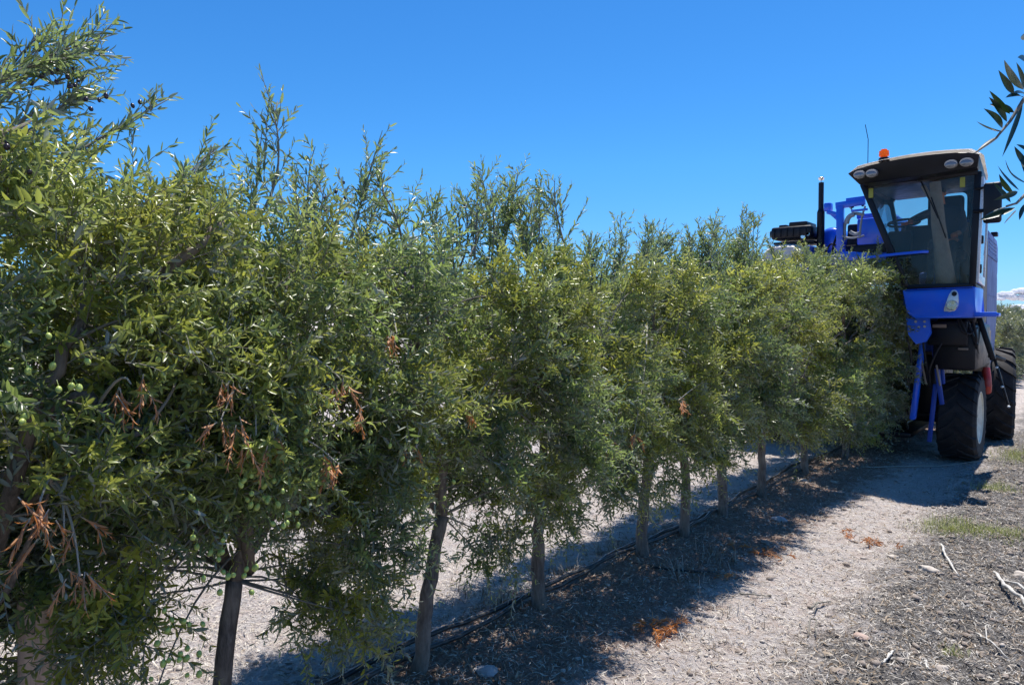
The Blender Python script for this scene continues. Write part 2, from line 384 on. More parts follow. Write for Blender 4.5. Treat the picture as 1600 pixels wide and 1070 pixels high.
def groundmat():
    m, n, out = newmat('orchard_floor')
    p = N(n, 'ShaderNodeBsdfPrincipled', Roughness=0.92); p.inputs['Specular IOR Level'].default_value = 0.2
    g = N(n, 'ShaderNodeNewGeometry'); sx = N(n, 'ShaderNodeSeparateXYZ')
    n.links.new(g.outputs['Position'], sx.inputs[0])
    def noise(s, d=6.0, r=0.6, dist=0.0):
        t = N(n, 'ShaderNodeTexNoise', Scale=s, Detail=d, Roughness=r, Distortion=dist)
        n.links.new(g.outputs['Position'], t.inputs['Vector']); return t.outputs[0]
    fine = noise(60, 8, 0.75); mid = noise(9, 6, 0.65); big = noise(1.6, 4); spk = noise(150, 4, 0.8)
    # fibrous straw texture
    wv = N(n, 'ShaderNodeTexVoronoi', Scale=55.0); wv.feature = 'F1'
    mp = N(n, 'ShaderNodeMapping'); mp.inputs['Scale'].default_value = (1, 0.35, 1); mp.inputs['Rotation'].default_value = (0, 0, 0.6)
    dn = N(n, 'ShaderNodeTexNoise', Scale=4.0); n.links.new(g.outputs['Position'], dn.inputs['Vector'])
    va = N(n, 'ShaderNodeVectorMath'); va.operation = 'MULTIPLY_ADD'; va.inputs[1].default_value = (0.5, 0.5, 0.5)
    n.links.new(dn.outputs['Color'], va.inputs[0]); n.links.new(g.outputs['Position'], va.inputs[2])
    n.links.new(va.outputs[0], mp.inputs[0]); n.links.new(mp.outputs[0], wv.inputs['Vector'])
    straw = ramp(n, fine, [(0.30, (0.24, 0.185, 0.155)), (0.43, (0.54, 0.475, 0.44)), (0.58, (0.67, 0.61, 0.575)), (0.78, (0.80, 0.76, 0.73))])
    straw = mixc(n, ramp(n, noise(24, 5, .7), [(0.50, (0, 0, 0)), (0.66, (0.55, 0.55, 0.55))]), straw, (0.34, 0.27, 0.22))
    straw = mixc(n, ramp(n, mid, [(0.45, (0, 0, 0)), (0.68, (0.6, 0.6, 0.6))]), straw, (0.52, 0.39, 0.32))
    mulch = ramp(n, fine, [(0.30, (0.05, 0.045, 0.042)), (0.48, (0.16, 0.145, 0.135)), (0.66, (0.33, 0.31, 0.29)), (0.82, (0.58, 0.55, 0.52))])
    soil = ramp(n, fine, [(0.30, (0.16, 0.10, 0.075)), (0.55, (0.38, 0.26, 0.20)), (0.80, (0.58, 0.44, 0.37))])
    # bands across the row, with ragged borders
    ad = N(n, 'ShaderNodeMath'); ad.operation = 'MULTIPLY_ADD'; ad.inputs[1].default_value = 0.9
    n.links.new(mid, ad.inputs[0]); n.links.new(sx.outputs[0], ad.inputs[2])
    ad2 = N(n, 'ShaderNodeMath'); ad2.operation = 'MULTIPLY_ADD'; ad2.inputs[1].default_value = 0.8
    n.links.new(big, ad2.inputs[0]); n.links.new(ad.outputs[0], ad2.inputs[2])
    def band(a, b):
        mr = N(n, 'ShaderNodeMapRange'); mr.inputs[1].default_value = a; mr.inputs[2].default_value = b
        n.links.new(ad2.outputs[0], mr.inputs[0]); return mr.outputs[0]
    off = 0.85
    c = mixc(n, band(-2.95+off, -2.8+off), straw, soil)
    c = mixc(n, band(-2.05+off, -1.82+off), c, straw)
    c = mixc(n, band(-1.3+off, -1.0+off), c, mulch)
    c = mixc(n, band(1.2+off, 2.0+off), c, straw)
    n.links.new(c, p.inputs['Base Color'])
    b = N(n, 'ShaderNodeBump', Strength=1.0, Distance=0.03)
    h = N(n, 'ShaderNodeMath'); h.operation = 'MULTIPLY_ADD'; h.inputs[1].default_value = 0.6
    n.links.new(wv.outputs['Distance'], h.inputs[0]); n.links.new(fine, h.inputs[2])
    h2 = N(n, 'ShaderNodeMath'); h2.operation = 'MULTIPLY_ADD'; h2.inputs[1].default_value = 0.3
    n.links.new(spk, h2.inputs[0]); n.links.new(h.outputs[0], h2.inputs[2])
    n.links.new(h2.outputs[0], b.inputs['Height']); n.links.new(b.outputs[0], p.inputs['Normal'])
    n.links.new(p.outputs[0], out.inputs[0]); return m
M['ground'] = groundmat()
g_ = mkobj('ground', np.stack([GX, GY, GZ], -1).reshape(-1, 3), [gq], M['ground'], smooth=True)
tag(g_, kind='structure')

# distant ridge
def ridge():
    th = np.linspace(0, 2*math.pi, 720, endpoint=False); Rr = 2600.0
    rows = []
    for k, (rr, s) in enumerate(((Rr-500, 0.0), (Rr-200, .55), (Rr, 1.0), (Rr+300, .6), (Rr+700, 0))):
        h = 14 + 26*vnoise(th*9, th*0+k*0.15, 21) + 10*vnoise(th*40, th*0+k, 22) + 3*vnoise(th*160, th*0+k*3, 23)
        rows.append(np.stack([rr*np.cos(th), rr*np.sin(th), h*s - 2], -1))
    V = np.concatenate(rows); n_ = len(th); Q = []
    for k in range(4):
        a = np.arange(n_); b = (a+1) % n_
        Q.append(np.stack([k*n_+a, k*n_+b, (k+1)*n_+b, (k+1)*n_+a], -1))
    m = plain('far_hill_scrub', (0.045, 0.075, 0.085), 0.95, dirt=0.5, dcol=(0.08, 0.10, 0.10), scale=0.02)
    tag(mkobj('hills', V, [np.vstack(Q)], m, smooth=True), kind='structure')
ridge()

# ------------------------------------------------------------------ foliage generator
LEAF_HI = np.array([[0, 0, 0], [-.40, .20, .05], [0, .22, 0], [.40, .20, .05], [-.5, .50, .06], [0, .50, 0], [.5, .50, .06], [-.36, .79, .04], [0, .79, 0], [.36, .79, .04], [0, 1, -.03]])
LHQ = np.array([[1, 2, 5, 4], [2, 3, 6, 5], [4, 5, 8, 7], [5, 6, 9, 8]]); LHT = np.array([[0, 2, 1], [0, 3, 2], [7, 8, 10], [8, 9, 10]])
LEAF_LO = np.array([[0, 0, 0], [-.45, .30, .03], [-.40, .70, .03], [0, 1, -.03], [.40, .70, .03], [.45, .30, .03]])
LLQ = np.array([[0, 5, 4, 3], [0, 3, 2, 1]])

def unit(v): return v/(np.linalg.norm(v, axis=-1, keepdims=True)+1e-9)
def frame_from(d, rng):
    d = unit(d); r = unit(rng.normal(size=d.shape)); x = unit(np.cross(r, d)); y = np.cross(d, x)
    return x, y, d

def shoots(rng, P, D, L, leaf_len, spacing, droop, hi, leaf_w=0.22, spread=0.85):
    """P,D (n,3) shoot bases and directions, L (n) lengths. returns leaf data + twig data"""
    n = len(P); x, y, d = frame_from(D, rng)
    nn = np.maximum(3, (L/spacing).astype(int)); mx = nn.max()
    t = (np.arange(mx)[None]+0.6)/nn[:, None]; ok = t < 1.03
    bend = rng.normal(0, 0.12, (n, 1, 2))
    def pos(tt):
        tt = tt[..., None]; Lx = L[:, None, None]
        return P[:, None] + d[:, None]*tt*Lx + (x[:, None]*bend[..., :1] + y[:, None]*bend[..., 1:])*(tt**2)*Lx + np.array([0, 0, -1.0])*(tt**2)*Lx*droop
    nodes = pos(t); tan = unit(pos(t+0.05)-nodes)
    ang = np.arange(mx)[None]*math.pi/2 + rng.uniform(0, 6.28, (n, 1))
    leaves = []
    for s in (0, 1):
        a = ang + s*math.pi + rng.normal(0, .25, (n, mx))
        radial = x[:, None]*np.cos(a)[..., None] + y[:, None]*np.sin(a)[..., None]
        radial = unit(radial - tan*np.sum(radial*tan, -1, keepdims=True))
        sp = np.clip(rng.normal(spread, .26, (n, mx)), .2, 1.9)[..., None]
        ld = unit(tan*np.cos(sp) + radial*np.sin(sp) + np.array([0, 0, -.05]))
        nor = unit(tan*np.sin(sp) - radial*np.cos(sp) + rng.normal(0, .38, (n, mx, 3)))
        keep = ok & (rng.random((n, mx)) < .92)
        sz = leaf_len*np.clip(rng.normal(1, .16, (n, mx)), .6, 1.4)*(1-.45*np.clip(t, 0, 1)**3)
        leaves.append((nodes[keep], ld[keep], nor[keep], sz[keep], np.broadcast_to(np.arange(n)[:, None], (n, mx))[keep]))
    lp, ld, ln, ls, li = [np.concatenate([l[k] for l in leaves]) for k in range(5)]
    lx = unit(np.cross(ld, ln)); ln = np.cross(lx, ld)
    tmpl = LEAF_HI if hi else LEAF_LO
    w_ = ls*leaf_w*rng.uniform(.85, 1.15, len(ls)); curl = rng.normal(0, .16, len(ls))
    T = tmpl[None]
    zz = T[..., 2]*ls[:, None]*1.0 + curl[:, None]*ls[:, None]*(T[..., 1]**2)
    V = lp[:, None] + lx[:, None]*(T[..., 0]*w_[:, None])[..., None] + ld[:, None]*(T[..., 1]*ls[:, None])[..., None] + ln[:, None]*zz[..., None]
    # twigs: triangular tubes with 4 rings
    tt = np.array([0, .35, .7, 1.0])[None].repeat(n, 0); c = pos(tt)
    rr = np.array([.0019, .0015, .0011, .0006])*(1 if hi else 1.5)
    a3 = np.arange(3)*2*math.pi/3
    ring = c[:, :, None] + rr[None, :, None, None]*(x[:, None, None]*np.cos(a3)[None, None, :, None] + y[:, None, None]*np.sin(a3)[None, None, :, None])
    TV = ring.reshape(-1, 3)
    base = np.arange(n)[:, None, None]*12; i_ = np.arange(3)[None, :, None]*3; j = np.arange(3)[None, None]; k = (j+1) % 3
    TQ = np.stack([base+i_+j, base+i_+k, base+i_+3+k, base+i_+3+j], -1).reshape(-1, 4)
    return V, li, TV, TQ

class Crown:
    def __init__(s, hi): s.hi = hi; s.LV = []; s.tone = []; s.warm = []; s.tw = Acc()
    def add(s, rng, P, D, L, tone, warm, leaf_len=.046, spacing=.017, droop=.15, leaf_w=.22, spread=.85):
        V, li, TV, TQ = shoots(rng, P, D, L, leaf_len, spacing, droop, s.hi, leaf_w, spread)
        s.LV.append(V)
        s.tone.append(np.clip(tone[li] + rng.normal(0, .22, len(li)), 0, 1)); s.warm.append(np.clip(warm[li]*rng.uniform(.4, 1.3, len(li)), 0, 1))
        s.tw.add(TV, TQ)
    def obj(s, name, parent, leaf, twig):
        V = np.concatenate(s.LV); nl, k = V.shape[:2]; tone = np.concatenate(s.tone); warm = np.concatenate(s.warm)
        off = np.arange(nl)[:, None, None]*k
        if s.hi:
            Q = (LHQ[None]+off).reshape(-1, 4); T = (LHT[None]+off).reshape(-1, 3); nq, ntt = 4, 4
        else: Q = (LLQ[None]+off).reshape(-1, 4); T = np.zeros((0, 3), int); nq, ntt = 2, 0
        TV = np.vstack(s.tw.V); TQ = np.vstack(s.tw.Q)+nl*k
        TT = (np.vstack(s.tw.T)+nl*k) if s.tw.T else np.zeros((0, 3), int)
        Fs, mi, at, aw = [], [], [], []
        for f, m_, a, b in ((Q, 0, np.repeat(tone, nq), np.repeat(warm, nq)), (T, 0, np.repeat(tone, ntt), np.repeat(warm, ntt)),
                            (TQ, 1, np.zeros(len(TQ)), np.zeros(len(TQ))), (TT, 1, np.zeros(len(TT)), np.zeros(len(TT)))):
            if len(f): Fs.append(f); mi.append(np.full(len(f), m_)); at.append(a); aw.append(b)
        return mkobj(name, np.vstack([V.reshape(-1, 3), TV]), Fs, [leaf, twig], parent,
                     attrs={'tone': np.concatenate(at), 'warm': np.concatenate(aw)}, matidx=mi)

def bez(a, b, c, n=8):
    t = np.linspace(0, 1, n)[:, None]; a, b, c = map(np.asarray, (a, b, c))
    return (1-t)**2*a + 2*t*(1-t)*b + t**2*c

ROWX = -2.57
def olive_tree(Y, seed, label, group='olive trees in the hedge row', X=ROWX, H=2.2, zb=0.55, hx=0.6, hy=0.62, hi=True, r=0.042,
               lean=(0, 0), ncl=52, nsh=38, tall=(), warm0=.25, dead=(), olives=(), ripe=(), leaf='leaf', limbs=(), comp=1.0, leaf_len=.0395, fork=0.78, skirt=.0, holes=()):
    rng = np.random.default_rng(seed); r = r*.84
    z0 = float(ground_z(X, Y)) - .03
    root = empty('olive_tree', (X, Y, z0), label, 'olive tree', group)
    top = np.array([X+lean[0], Y+lean[1], fork])
    tk = Acc()
    pts = bez((X, Y, z0-.05), (X+lean[0]*.1+rng.normal(0, .03), Y+lean[1]*.1+rng.normal(0, .03), fork*.5), top, 12)
    pts[1:-1] += rng.normal(0, .004, (10, 3))
    rr = np.linspace(r*1.12, r*.86, 12); rr[0] = r*1.5; rr[1] = r*1.22
    tk.tube(pts, rr, 12, rough=.05, rng=rng)
    skel = []
    leader = bez(top, top+np.array([rng.normal(0, .08), rng.normal(0, .08), (H-fork)*.5]), (X+rng.normal(0, .1), Y+rng.normal(0, .1), H-.15), 12)
    leader[1:-1] += rng.normal(0, .008, (10, 3))
    tk.tube(leader, np.linspace(r*.8, .006, 12), 8, rough=.05, rng=rng); skel.append(leader)
    for k in range(7):
        a = rng.uniform(0, 6.28); s0 = leader[rng.integers(0, 7)] if k else top
        e = np.array([X+math.cos(a)*hx*.7, Y+math.sin(a)*hy*.95, min(s0[2]+rng.uniform(.3, .9), H-.2)])
        l = bez(s0, (s0+e)/2+np.array([math.cos(a)*.08, math.sin(a)*.08, -.05]), e, 9); l[1:-1] += rng.normal(0, .008, (7, 3))
        tk.tube(l, np.linspace(r*rng.uniform(.35, .55), .004, 9), 6, rough=.06, rng=rng); skel.append(l)
    for l_pts, r0, r1 in limbs:
        l_pts = np.asarray(l_pts, float); n_ = 12
        ti = np.linspace(0, len(l_pts)-1, n_); l = np.stack([np.interp(ti, range(len(l_pts)), l_pts[:, c]) for c in range(3)], -1)
        l[1:-1] += rng.normal(0, .006, (n_-2, 3)); tk.tube(l, np.linspace(r0, r1, n_), 10, rough=.06, rng=rng); skel.append(l)
    SK = np.vstack(skel)
    tk.obj('trunk', M['bark'], root)
    cr = Crown(hi)
    # cluster centres: a super-ellipse column, most of them near the outside
    C = []
    while len(C) < ncl:
        u, v = rng.uniform(-1, 1, 2); z = rng.uniform(zb, H-.10)
        if abs(u)**4+abs(v)**4 > 1 or (abs(u) < .5 and rng.random() < .55): continue
        f = (z-zb)/(H-zb)
        wz = (0.58+0.42*min(1, f/.35)) if f < .35 else (1 if f < .8 else 1-.22*((f-.8)/.2)**1.5)
        c_ = np.array([X+u*hx*wz, Y+v*hy, z+rng.normal(0, .03)])
        c_[0] += .16*(vnoise(np.array(c_[1]*2.3), np.array(c_[2]*2.3), seed) - .5)*np.sign(c_[0]-X)
        if any(h(c_[0], c_[1], c_[2]) for h in holes): continue
        C.append(c_)
    C = np.array(C)
    for c in C:
        low = SK[:, 2] < c[2]+.38
        S = SK[low] if low.any() else SK
        s0 = S[np.argmin(np.linalg.norm(S-c, axis=1) + .15*np.abs(S[:, 2]-c[2]+.1) + rng.uniform(0, .22, len(S)))]
        b = bez(s0, (s0*.5+c*.5)+np.array([0, 0, .07])+rng.normal(0, .05, 3), c, 7)
        V, Q, T = tube_np(b, np.linspace(.0055, .0022, 7), 5, False); cr.tw.add(V, Q)
    n = ncl*nsh; ci = np.repeat(np.arange(ncl), nsh)
    P = C[ci] + rng.normal(0, .06, (n, 3))
    out = P - np.array([X, Y, 0]); out[:, 2] = 0; out[:, 0] /= hx; out[:, 1] /= hy*1.6
    f = np.clip((P[:, 2]-zb)/(H-zb), 0, 1)
    keep = ~np.array([any(h(*q) for h in holes) for q in P]) if holes else np.ones(n, bool)
    D = .75*out + np.stack([0*f, 0*f, .95*f**1.2-.05*(1-f)], -1) + rng.normal(0, .55, (n, 3))
    L = rng.uniform(.08, .25, n)
    tone = np.clip(rng.normal(.45, .28, ncl)[ci]+rng.normal(0, .12, n), 0, 1)
    warm = np.clip((rng.random(ncl) < warm0+.15+.25*((C[:, 2]-zb)/(H-zb) > .5)).astype(float)*rng.uniform(.35, 1, ncl), 0, 1)[ci]
    cr.add(rng, P[keep], D[keep], L[keep], tone[keep], warm[keep], leaf_len,   .0165 if hi else .021, .26, leaf_w=.265 if hi else .30, spread=.95)
    # top whiskers
    nt_ = 34
    P = np.stack([X+rng.uniform(-.8, .8, nt_)*hx, Y+rng.uniform(-1, 1, nt_)*hy, H-rng.uniform(.05, .3, nt_)], -1)
    D = np.stack([rng.normal(0, .5, nt_), rng.normal(0, .55, nt_), np.ones(nt_)], -1)
    cr.add(rng, P, D, rng.uniform(.12, .34, nt_), np.full(nt_, .35), np.full(nt_, .1), leaf_len*1.05, .022, .06, spread=.60, leaf_w=.22)
    # hanging skirts
    if skirt:
        k = int(skirt*60)
        P = np.stack([X+rng.uniform(-.9, .9, k)*hx*.8, Y+rng.uniform(-1, 1, k)*hy, zb+rng.uniform(-.05, .2, k)], -1)
        if holes: P = P[[not any(h(q[0], q[1], q[2]-.15) for h in holes) for q in P]]; k = len(P)
        D = np.stack([rng.normal(0, .35, k), rng.normal(0, .35, k), -np.ones(k)], -1)
        cr.add(rng, P, D, rng.uniform(.15, .38, k), np.full(k, .35), np.full(k, .1), leaf_len, .018, .1)
    # tall plumes sticking out above the hedge
    more = []
    for (ty, tz, ln, tilt, nside) in tall:
        more.append((ty, tz, ln, tilt, nside))
        for _ in range(int(rng.integers(1, 4)*comp)): more.append((ty+rng.normal(0, .11), tz-rng.uniform(.06, .28)-.12*(1-comp), ln*rng.uniform(.6, 1), tilt+rng.normal(0, .35), int(nside*rng.uniform(.35, .8))))
    for (ty, tz, ln, tilt, nside) in more:
        tipp = np.array([X+.05+rng.normal(0, .1), ty, tz]); dirv = unit(np.array([rng.normal(0, .15), tilt, 1.0]))
        base = tipp-dirv*ln
        st = bez(base, base+dirv*ln*.5+rng.normal(0, .05, 3), tipp, 8)
        V, Q, T = tube_np(st, np.linspace(.006, .0015, 8), 5, False); cr.tw.add(V, Q)
        tt = np.sort(rng.uniform(.1, .93, nside)); Pq = np.stack([np.interp(tt, np.linspace(0, 1, 8), st[:, c]) for c in range(3)], -1)
        rr2 = rng.normal(size=(nside, 3)); rr2[:, 0] *= .7; rr2[:, 2] = 0
        Dq = unit(rr2)*rng.uniform(.3, .95, (nside, 1)) + dirv*1.0
        cr.add(rng, Pq, Dq, rng.uniform(.05, .27, nside)*(1.2-.65*tt), np.full(nside, .3), np.full(nside, .03), leaf_len*1.12, .0225, .08, spread=.62, leaf_w=.21)
        cr.add(rng, base[None]+dirv*ln*.3, dirv[None], np.array([ln*.72]), np.array([.3]), np.array([.0]), leaf_len, .018, .0, spread=.55, leaf_w=.22)
    cr.obj('crown', root, M[leaf], M['twig'])
    for (px, py, s) in dead:
        c = np.array(onX(px, py, X+hx*rng.uniform(.98, 1.12))); dc = Crown(hi); k = int(3*s)+2
        P = np.repeat(c[None], k, 0)+rng.normal(0, .02*s, (k, 3)); D = np.stack([rng.normal(.2, .4, k), rng.normal(0, .5, k), -np.ones(k)*.8], -1)
        dc.add(rng, P, D, rng.uniform(.04, .085, k)*s**.4, rng.uniform(.2, .9, k), np.zeros(k), leaf_len*.9, .011, .3, spread=.45, leaf_w=.16)
        s0 = SK[np.argmin(np.linalg.norm(SK-c, axis=1))]
        V, Q, T = tube_np(bez(s0, (s0+c)/2+np.array([.05, 0, .08]), c, 6), np.linspace(.005, .002, 6), 5, False); dc.tw.add(V, Q)
        tag(dc.obj('dead_twig', root, M['dead'], M['twig_pale']), 'dried twig with orange brown leaves')
    for (px, py, k, depth) in olives:
        olive_bunch(rng, np.array(onX(px, py, X+hx*(depth+.05))), k, root, M['olive'])
    for (px, py, k, depth) in ripe:
        olive_bunch(rng, np.array(onX(px, py, X+hx*depth)), k, root, M['olive_ripe'])
    return root

OLIVE = {}
def olive_bunch(rng, c, k, root, mat):
    if mat.name not in OLIVE:
        b = BM(); b.ell((0, 0, 0), .0072, .0072, .0092, 12); b.tube([(0, 0, .008), (.001, .001, .016), (.004, 0, .026)], .0007, 4)
        o = b.obj('olive', mat, None); OLIVE[mat.name] = o.data; bpy.data.objects.remove(o)
    for q in range(k):
        o = bpy.data.objects.new('olive', OLIVE[mat.name]); COL.objects.link(o); o.parent = root
        o.location = Vector(tuple(c + rng.normal(0, .034, 3)*np.array([1, 1, 1.3]))) - world_of(root)
        s = rng.uniform(.85, 1.2)*(.85 if 'ripe' in mat.name else 1); o.scale = (s, s, s*rng.uniform(.9, 1.15)); o.rotation_euler = (rng.normal(0, .35), rng.normal(0, .35), rng.uniform(0, 6))
def smooth3(P, n=14):
    P = np.array(P, float)
    if len(P) == 3: return bez(P[0], P[1]*2-(P[0]+P[2])/2, P[2], n)
    t = np.linspace(0, len(P)-1, n); L = np.stack([np.interp(t, range(len(P)), P[:, c]) for c in range(3)], -1)
    for _ in range(2): L[1:-1] = (L[:-2]+2*L[1:-1]+L[2:])/4
    return L
def bez(a, b, c, n=8):
    t = np.linspace(0, 1, n)[:, None]; a, b, c = map(np.asarray, (a, b, c))
    return (1-t)**2*a + 2*t*(1-t)*b + t**2*c

# ================================================================== HARVESTER
hv = empty('grape_and_olive_harvester'.replace('grape_and_', ''), (-2.5, 11.8, 0.0), 'tall blue straddle harvester with dusty white cab roof driving over the hedge row', 'harvester')
def part(bm, name, mat, parent=None, **k): return bm.obj(name, M[mat], parent or hv, **k)

# --- wheels
def wheel(cx, cy, R, wd, name='wheel'):
    """wheel with its axle along X; a tyre with lugs, a dished rim and a hub"""
    e = bpy.data.objects.new(name, None); COL.objects.link(e); e.parent = hv
    e.location = Vector((cx, cy, R-.015)) - world_of(hv); e.empty_display_size = .1
    b = bmesh.new(); prof = [(.55, -.40), (.60, -.47), (.78, -.50), (.90, -.49), (.955, -.42), (.965, -.2), (.97, 0), (.965, .2), (.955, .42), (.90, .49), (.78, .50), (.60, .47), (.55, .40)]
    seg = 56; ring = []
    for i in range(seg):
        a = i/seg*2*math.pi
        ring.append([b.verts.new((x*wd, math.cos(a)*r*R, math.sin(a)*r*R)) for r, x in prof])
    for i in range(seg):
        for j in range(len(prof)-1): b.faces.new((ring[i][j], ring[i][j+1], ring[(i+1) % seg][j+1], ring[(i+1) % seg][j]))
    nl = 20                                            # V-pattern lugs
    for s in (-1, 1):
        for k in range(nl):
            a0 = (k + (.5 if s > 0 else 0))/nl*2*math.pi
            path = [(.02*s, 0.0), (.22*s, .16), (.42*s, .27), (.50*s, .31)]
            rr = [.965, .965, .95, .87]
            prev = None
            for (xx, da), r0 in zip(path, rr):
                a = a0+da; t = .055*(1 if abs(xx) < .45 else .9); h = 1.0 if abs(xx) < .48 else .93
                q = [b.verts.new((xx*wd, math.cos(a+u)*r*R, math.sin(a+u)*r*R)) for u, r in ((-t, r0-.03), (-t*.6, h), (t*.6, h), (t, r0-.03))]
                if prev:
                    for j in range(3): b.faces.new((prev[j], prev[j+1], q[j+1], q[j]))
                else: b.faces.new(q)
                prev = q
            b.faces.new(prev)
    bmesh.ops.recalc_face_normals(b, faces=b.faces)
    me = bpy.data.meshes.new('tyre'); b.to_mesh(me); b.free(); me.materials.append(M['rubber'])
    me.polygons.foreach_set('use_smooth', [True]*len(me.polygons)); me.set_sharp_from_angle(angle=rad(30))
    o = bpy.data.objects.new('tyre', me); COL.objects.link(o); o.parent = e
    b = bmesh.new(); prof = [(.02, .18), (.16, .20), (.17, .30), (.36, .32), (.48, .42), (.56, .43), (.575, .47), (.60, .47), (.60, .40), (.55, .36), (.55, -.40), (.60, -.47), (.575, -.47), (.45, -.1), (.02, -.1)]
    ring = []; seg = 40
    for i in range(seg):
        a = i/seg*2*math.pi
        ring.append([b.verts.new((x*wd, math.cos(a)*r*R, math.sin(a)*r*R)) for r, x in prof])
    for i in range(seg):
        for j in range(len(prof)-1): b.faces.new((ring[i][j], ring[(i+1) % seg][j], ring[(i+1) % seg][j+1], ring[i][j+1]))
    for k in range(8):
        a = k/8*2*math.pi
        bmesh.ops.create_cone(b, cap_ends=True, segments=6, radius1=.02, radius2=.02, depth=.04,
                              matrix=Matrix.Translation((.33*wd, math.cos(a)*.27*R, math.sin(a)*.27*R)) @ Matrix.Rotation(rad(90), 4, 'Y'))
    bmesh.ops.recalc_face_normals(b, faces=b.faces)
    me = bpy.data.meshes.new('rim'); b.to_mesh(me); b.free(); me.materials.append(M['rim'])
    me.polygons.foreach_set('use_smooth', [True]*len(me.polygons)); me.set_sharp_from_angle(angle=rad(30))
    o = bpy.data.objects.new('rim', me); COL.objects.link(o); o.parent = e
    return e
wheel(-1.41, 10.86, .545, .43)
hv_rear = wheel(-1.29, 13.05, .68, .50)
hv_rear.rotation_euler[2] = rad(7)
f = wheel(-3.73, 10.86, .545, .43); f.rotation_euler[2] = math.pi
f = wheel(-3.85, 13.05, .68, .50); f.rotation_euler[2] = math.pi

# --- chassis: two long side bodies bridged above the row
b = BM()
b.box(-3.95, -3.28, 10.4, 13.7, 1.25, 2.35, .04); b.box(-1.86, -1.42, 10.5, 13.4, 1.35, 2.35, .04)
b.box(-3.95, -1.42, 10.9, 13.4, 2.36, 2.66, .04)
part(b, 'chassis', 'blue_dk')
b = BM(); b.box(-3.28, -3.18, 10.3, 13.4, .55, 2.3, .02); part(b, 'tunnel_wall', 'black')
b = BM(); b.box(-1.96, -1.87, 10.6, 13.4, .55, 2.3, .02); part(b, 'tunnel_wall', 'black')
b = BM(); b.box(-1.62, -1.17, 10.05, 11.35, 1.16, 1.70, .04); b.box(-1.60, -1.20, 10.2, 11.2, 1.71, 2.04, .03)
b.box(-1.66, -1.25, 9.95, 10.2, 1.45, 1.74, .02)
part(b, 'drive_housing', 'black')
for q in ((-1.60, -1.46, 9.9, 9.949, 1.66, 1.70), (-1.35, -1.25, 10.0, 10.049, 1.40, 1.425), (-1.36, -1.31, 10.01, 10.049, 1.47, 1.487)):
    b = BM(); b.box(*q, .004); part(b, 'bracket', 'beige')
b = BM(); b.box(-1.66, -1.62, 10.3, 10.6, .62, 1.35, .02); b.cyl((-1.66, 10.86, .53), (-1.95, 10.86, .53), .10); b.box(-1.98, -1.66, 10.72, 11.0, .55, 1.3, .03)
part(b, 'wheel_leg', 'black')
for q in ((-4.0, -3.7, 10.72, 11.0, .55, 1.3), (-3.9, -3.6, 12.9, 13.2, .6, 1.3), (-1.55, -1.4, 12.9, 13.2, .6, 1.3)):
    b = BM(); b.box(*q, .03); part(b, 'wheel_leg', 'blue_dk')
b = BM(); b.tube([(-1.22, 11.40, 1.12), (-1.20, 11.36, 1.0), (-1.19, 11.34, .90), (-1.20, 11.42, .82)], .05, 12); b.box(-1.26, -1.17, 11.36, 11.5, .82, 1.10, .03)
part(b, 'hub_motor', 'red')

# --- fruit-catching guides and struts at the mouth of the tunnel
b = BM(); A = onY(1443, 528, 10.05); B = onY(1426, 655, 10.05); b.bar(A, B, .135, .06, .02)
part(b, 'guide_panel', 'blue')
for q in ((onY(1456, 520, 10.15), onY(1472, 632, 10.15), .05, .05, .01), (onY(1462, 600, 10.2), onY(1452, 690, 10.2), .055, .05, .01), (onY(1470, 540, 10.25), onY(1474, 600, 10.25), .04, .04, .01)):
    b = BM(); b.bar(*q); part(b, 'strut', 'blue_dk')
b = BM(); b.bar(onY(1432, 520, 10.0), onY(1447, 600, 10.0), .02, .02, .004); part(b, 'lever', 'beige')
b = BM(); b.bar(onY(1463, 570, 9.98), onY(1469, 603, 9.98), .05, .02, .01); part(b, 'lever', 'beige')
b = BM(); b.prism([(x, 9.62, z) for x, z in ((-1.86, 1.98), (-1.70, 1.98), (-1.60, 1.80), (-1.57, 1.60), (-1.62, 1.50), (-1.72, 1.47), (-1.80, 1.58))],
                  [(x, 9.70, z) for x, z in ((-1.86, 1.98), (-1.70, 1.98), (-1.60, 1.80), (-1.57, 1.60), (-1.62, 1.50), (-1.72, 1.47), (-1.80, 1.58))])
pl = part(b, 'hinge_plate', 'blue')
b = BM()
for px, py in ((1431, 502.5), (1445, 502.5), (1445, 510), (1436, 511)):
    c = Vector(onY(px, py, 9.61)); b = BM(); b.cyl(c, c+Vector((0, -.015, 0)), .014, seg=8); part(b, 'bolt', 'boltsteel', pl)
b = BM(); b.bar((-1.90, 9.75, 2.05), (-1.74, 9.75, 1.5), .05, .06, .01); part(b, 'strut', 'blue')
b = BM()
for k in range(8):
    z = .35+k*.19
    b.tube([(-1.97, 10.6, z), (-2.10, 11.2, z), (-2.10, 12.2, z), (-1.97, 12.8, z)], .014, 6); b.tube([(-3.17, 10.6, z), (-3.04, 11.2, z), (-3.04, 12.2, z), (-3.17, 12.8, z)], .014, 6)
part(b, 'shaker_rods', 'black')
b = BM(); b.box(-3.2, -2.75, 10.4, 13.4, .26, .32, .01); b.box(-2.4, -1.9, 10.4, 13.4, .26, .32, .01); part(b, 'catcher_tray', 'black')

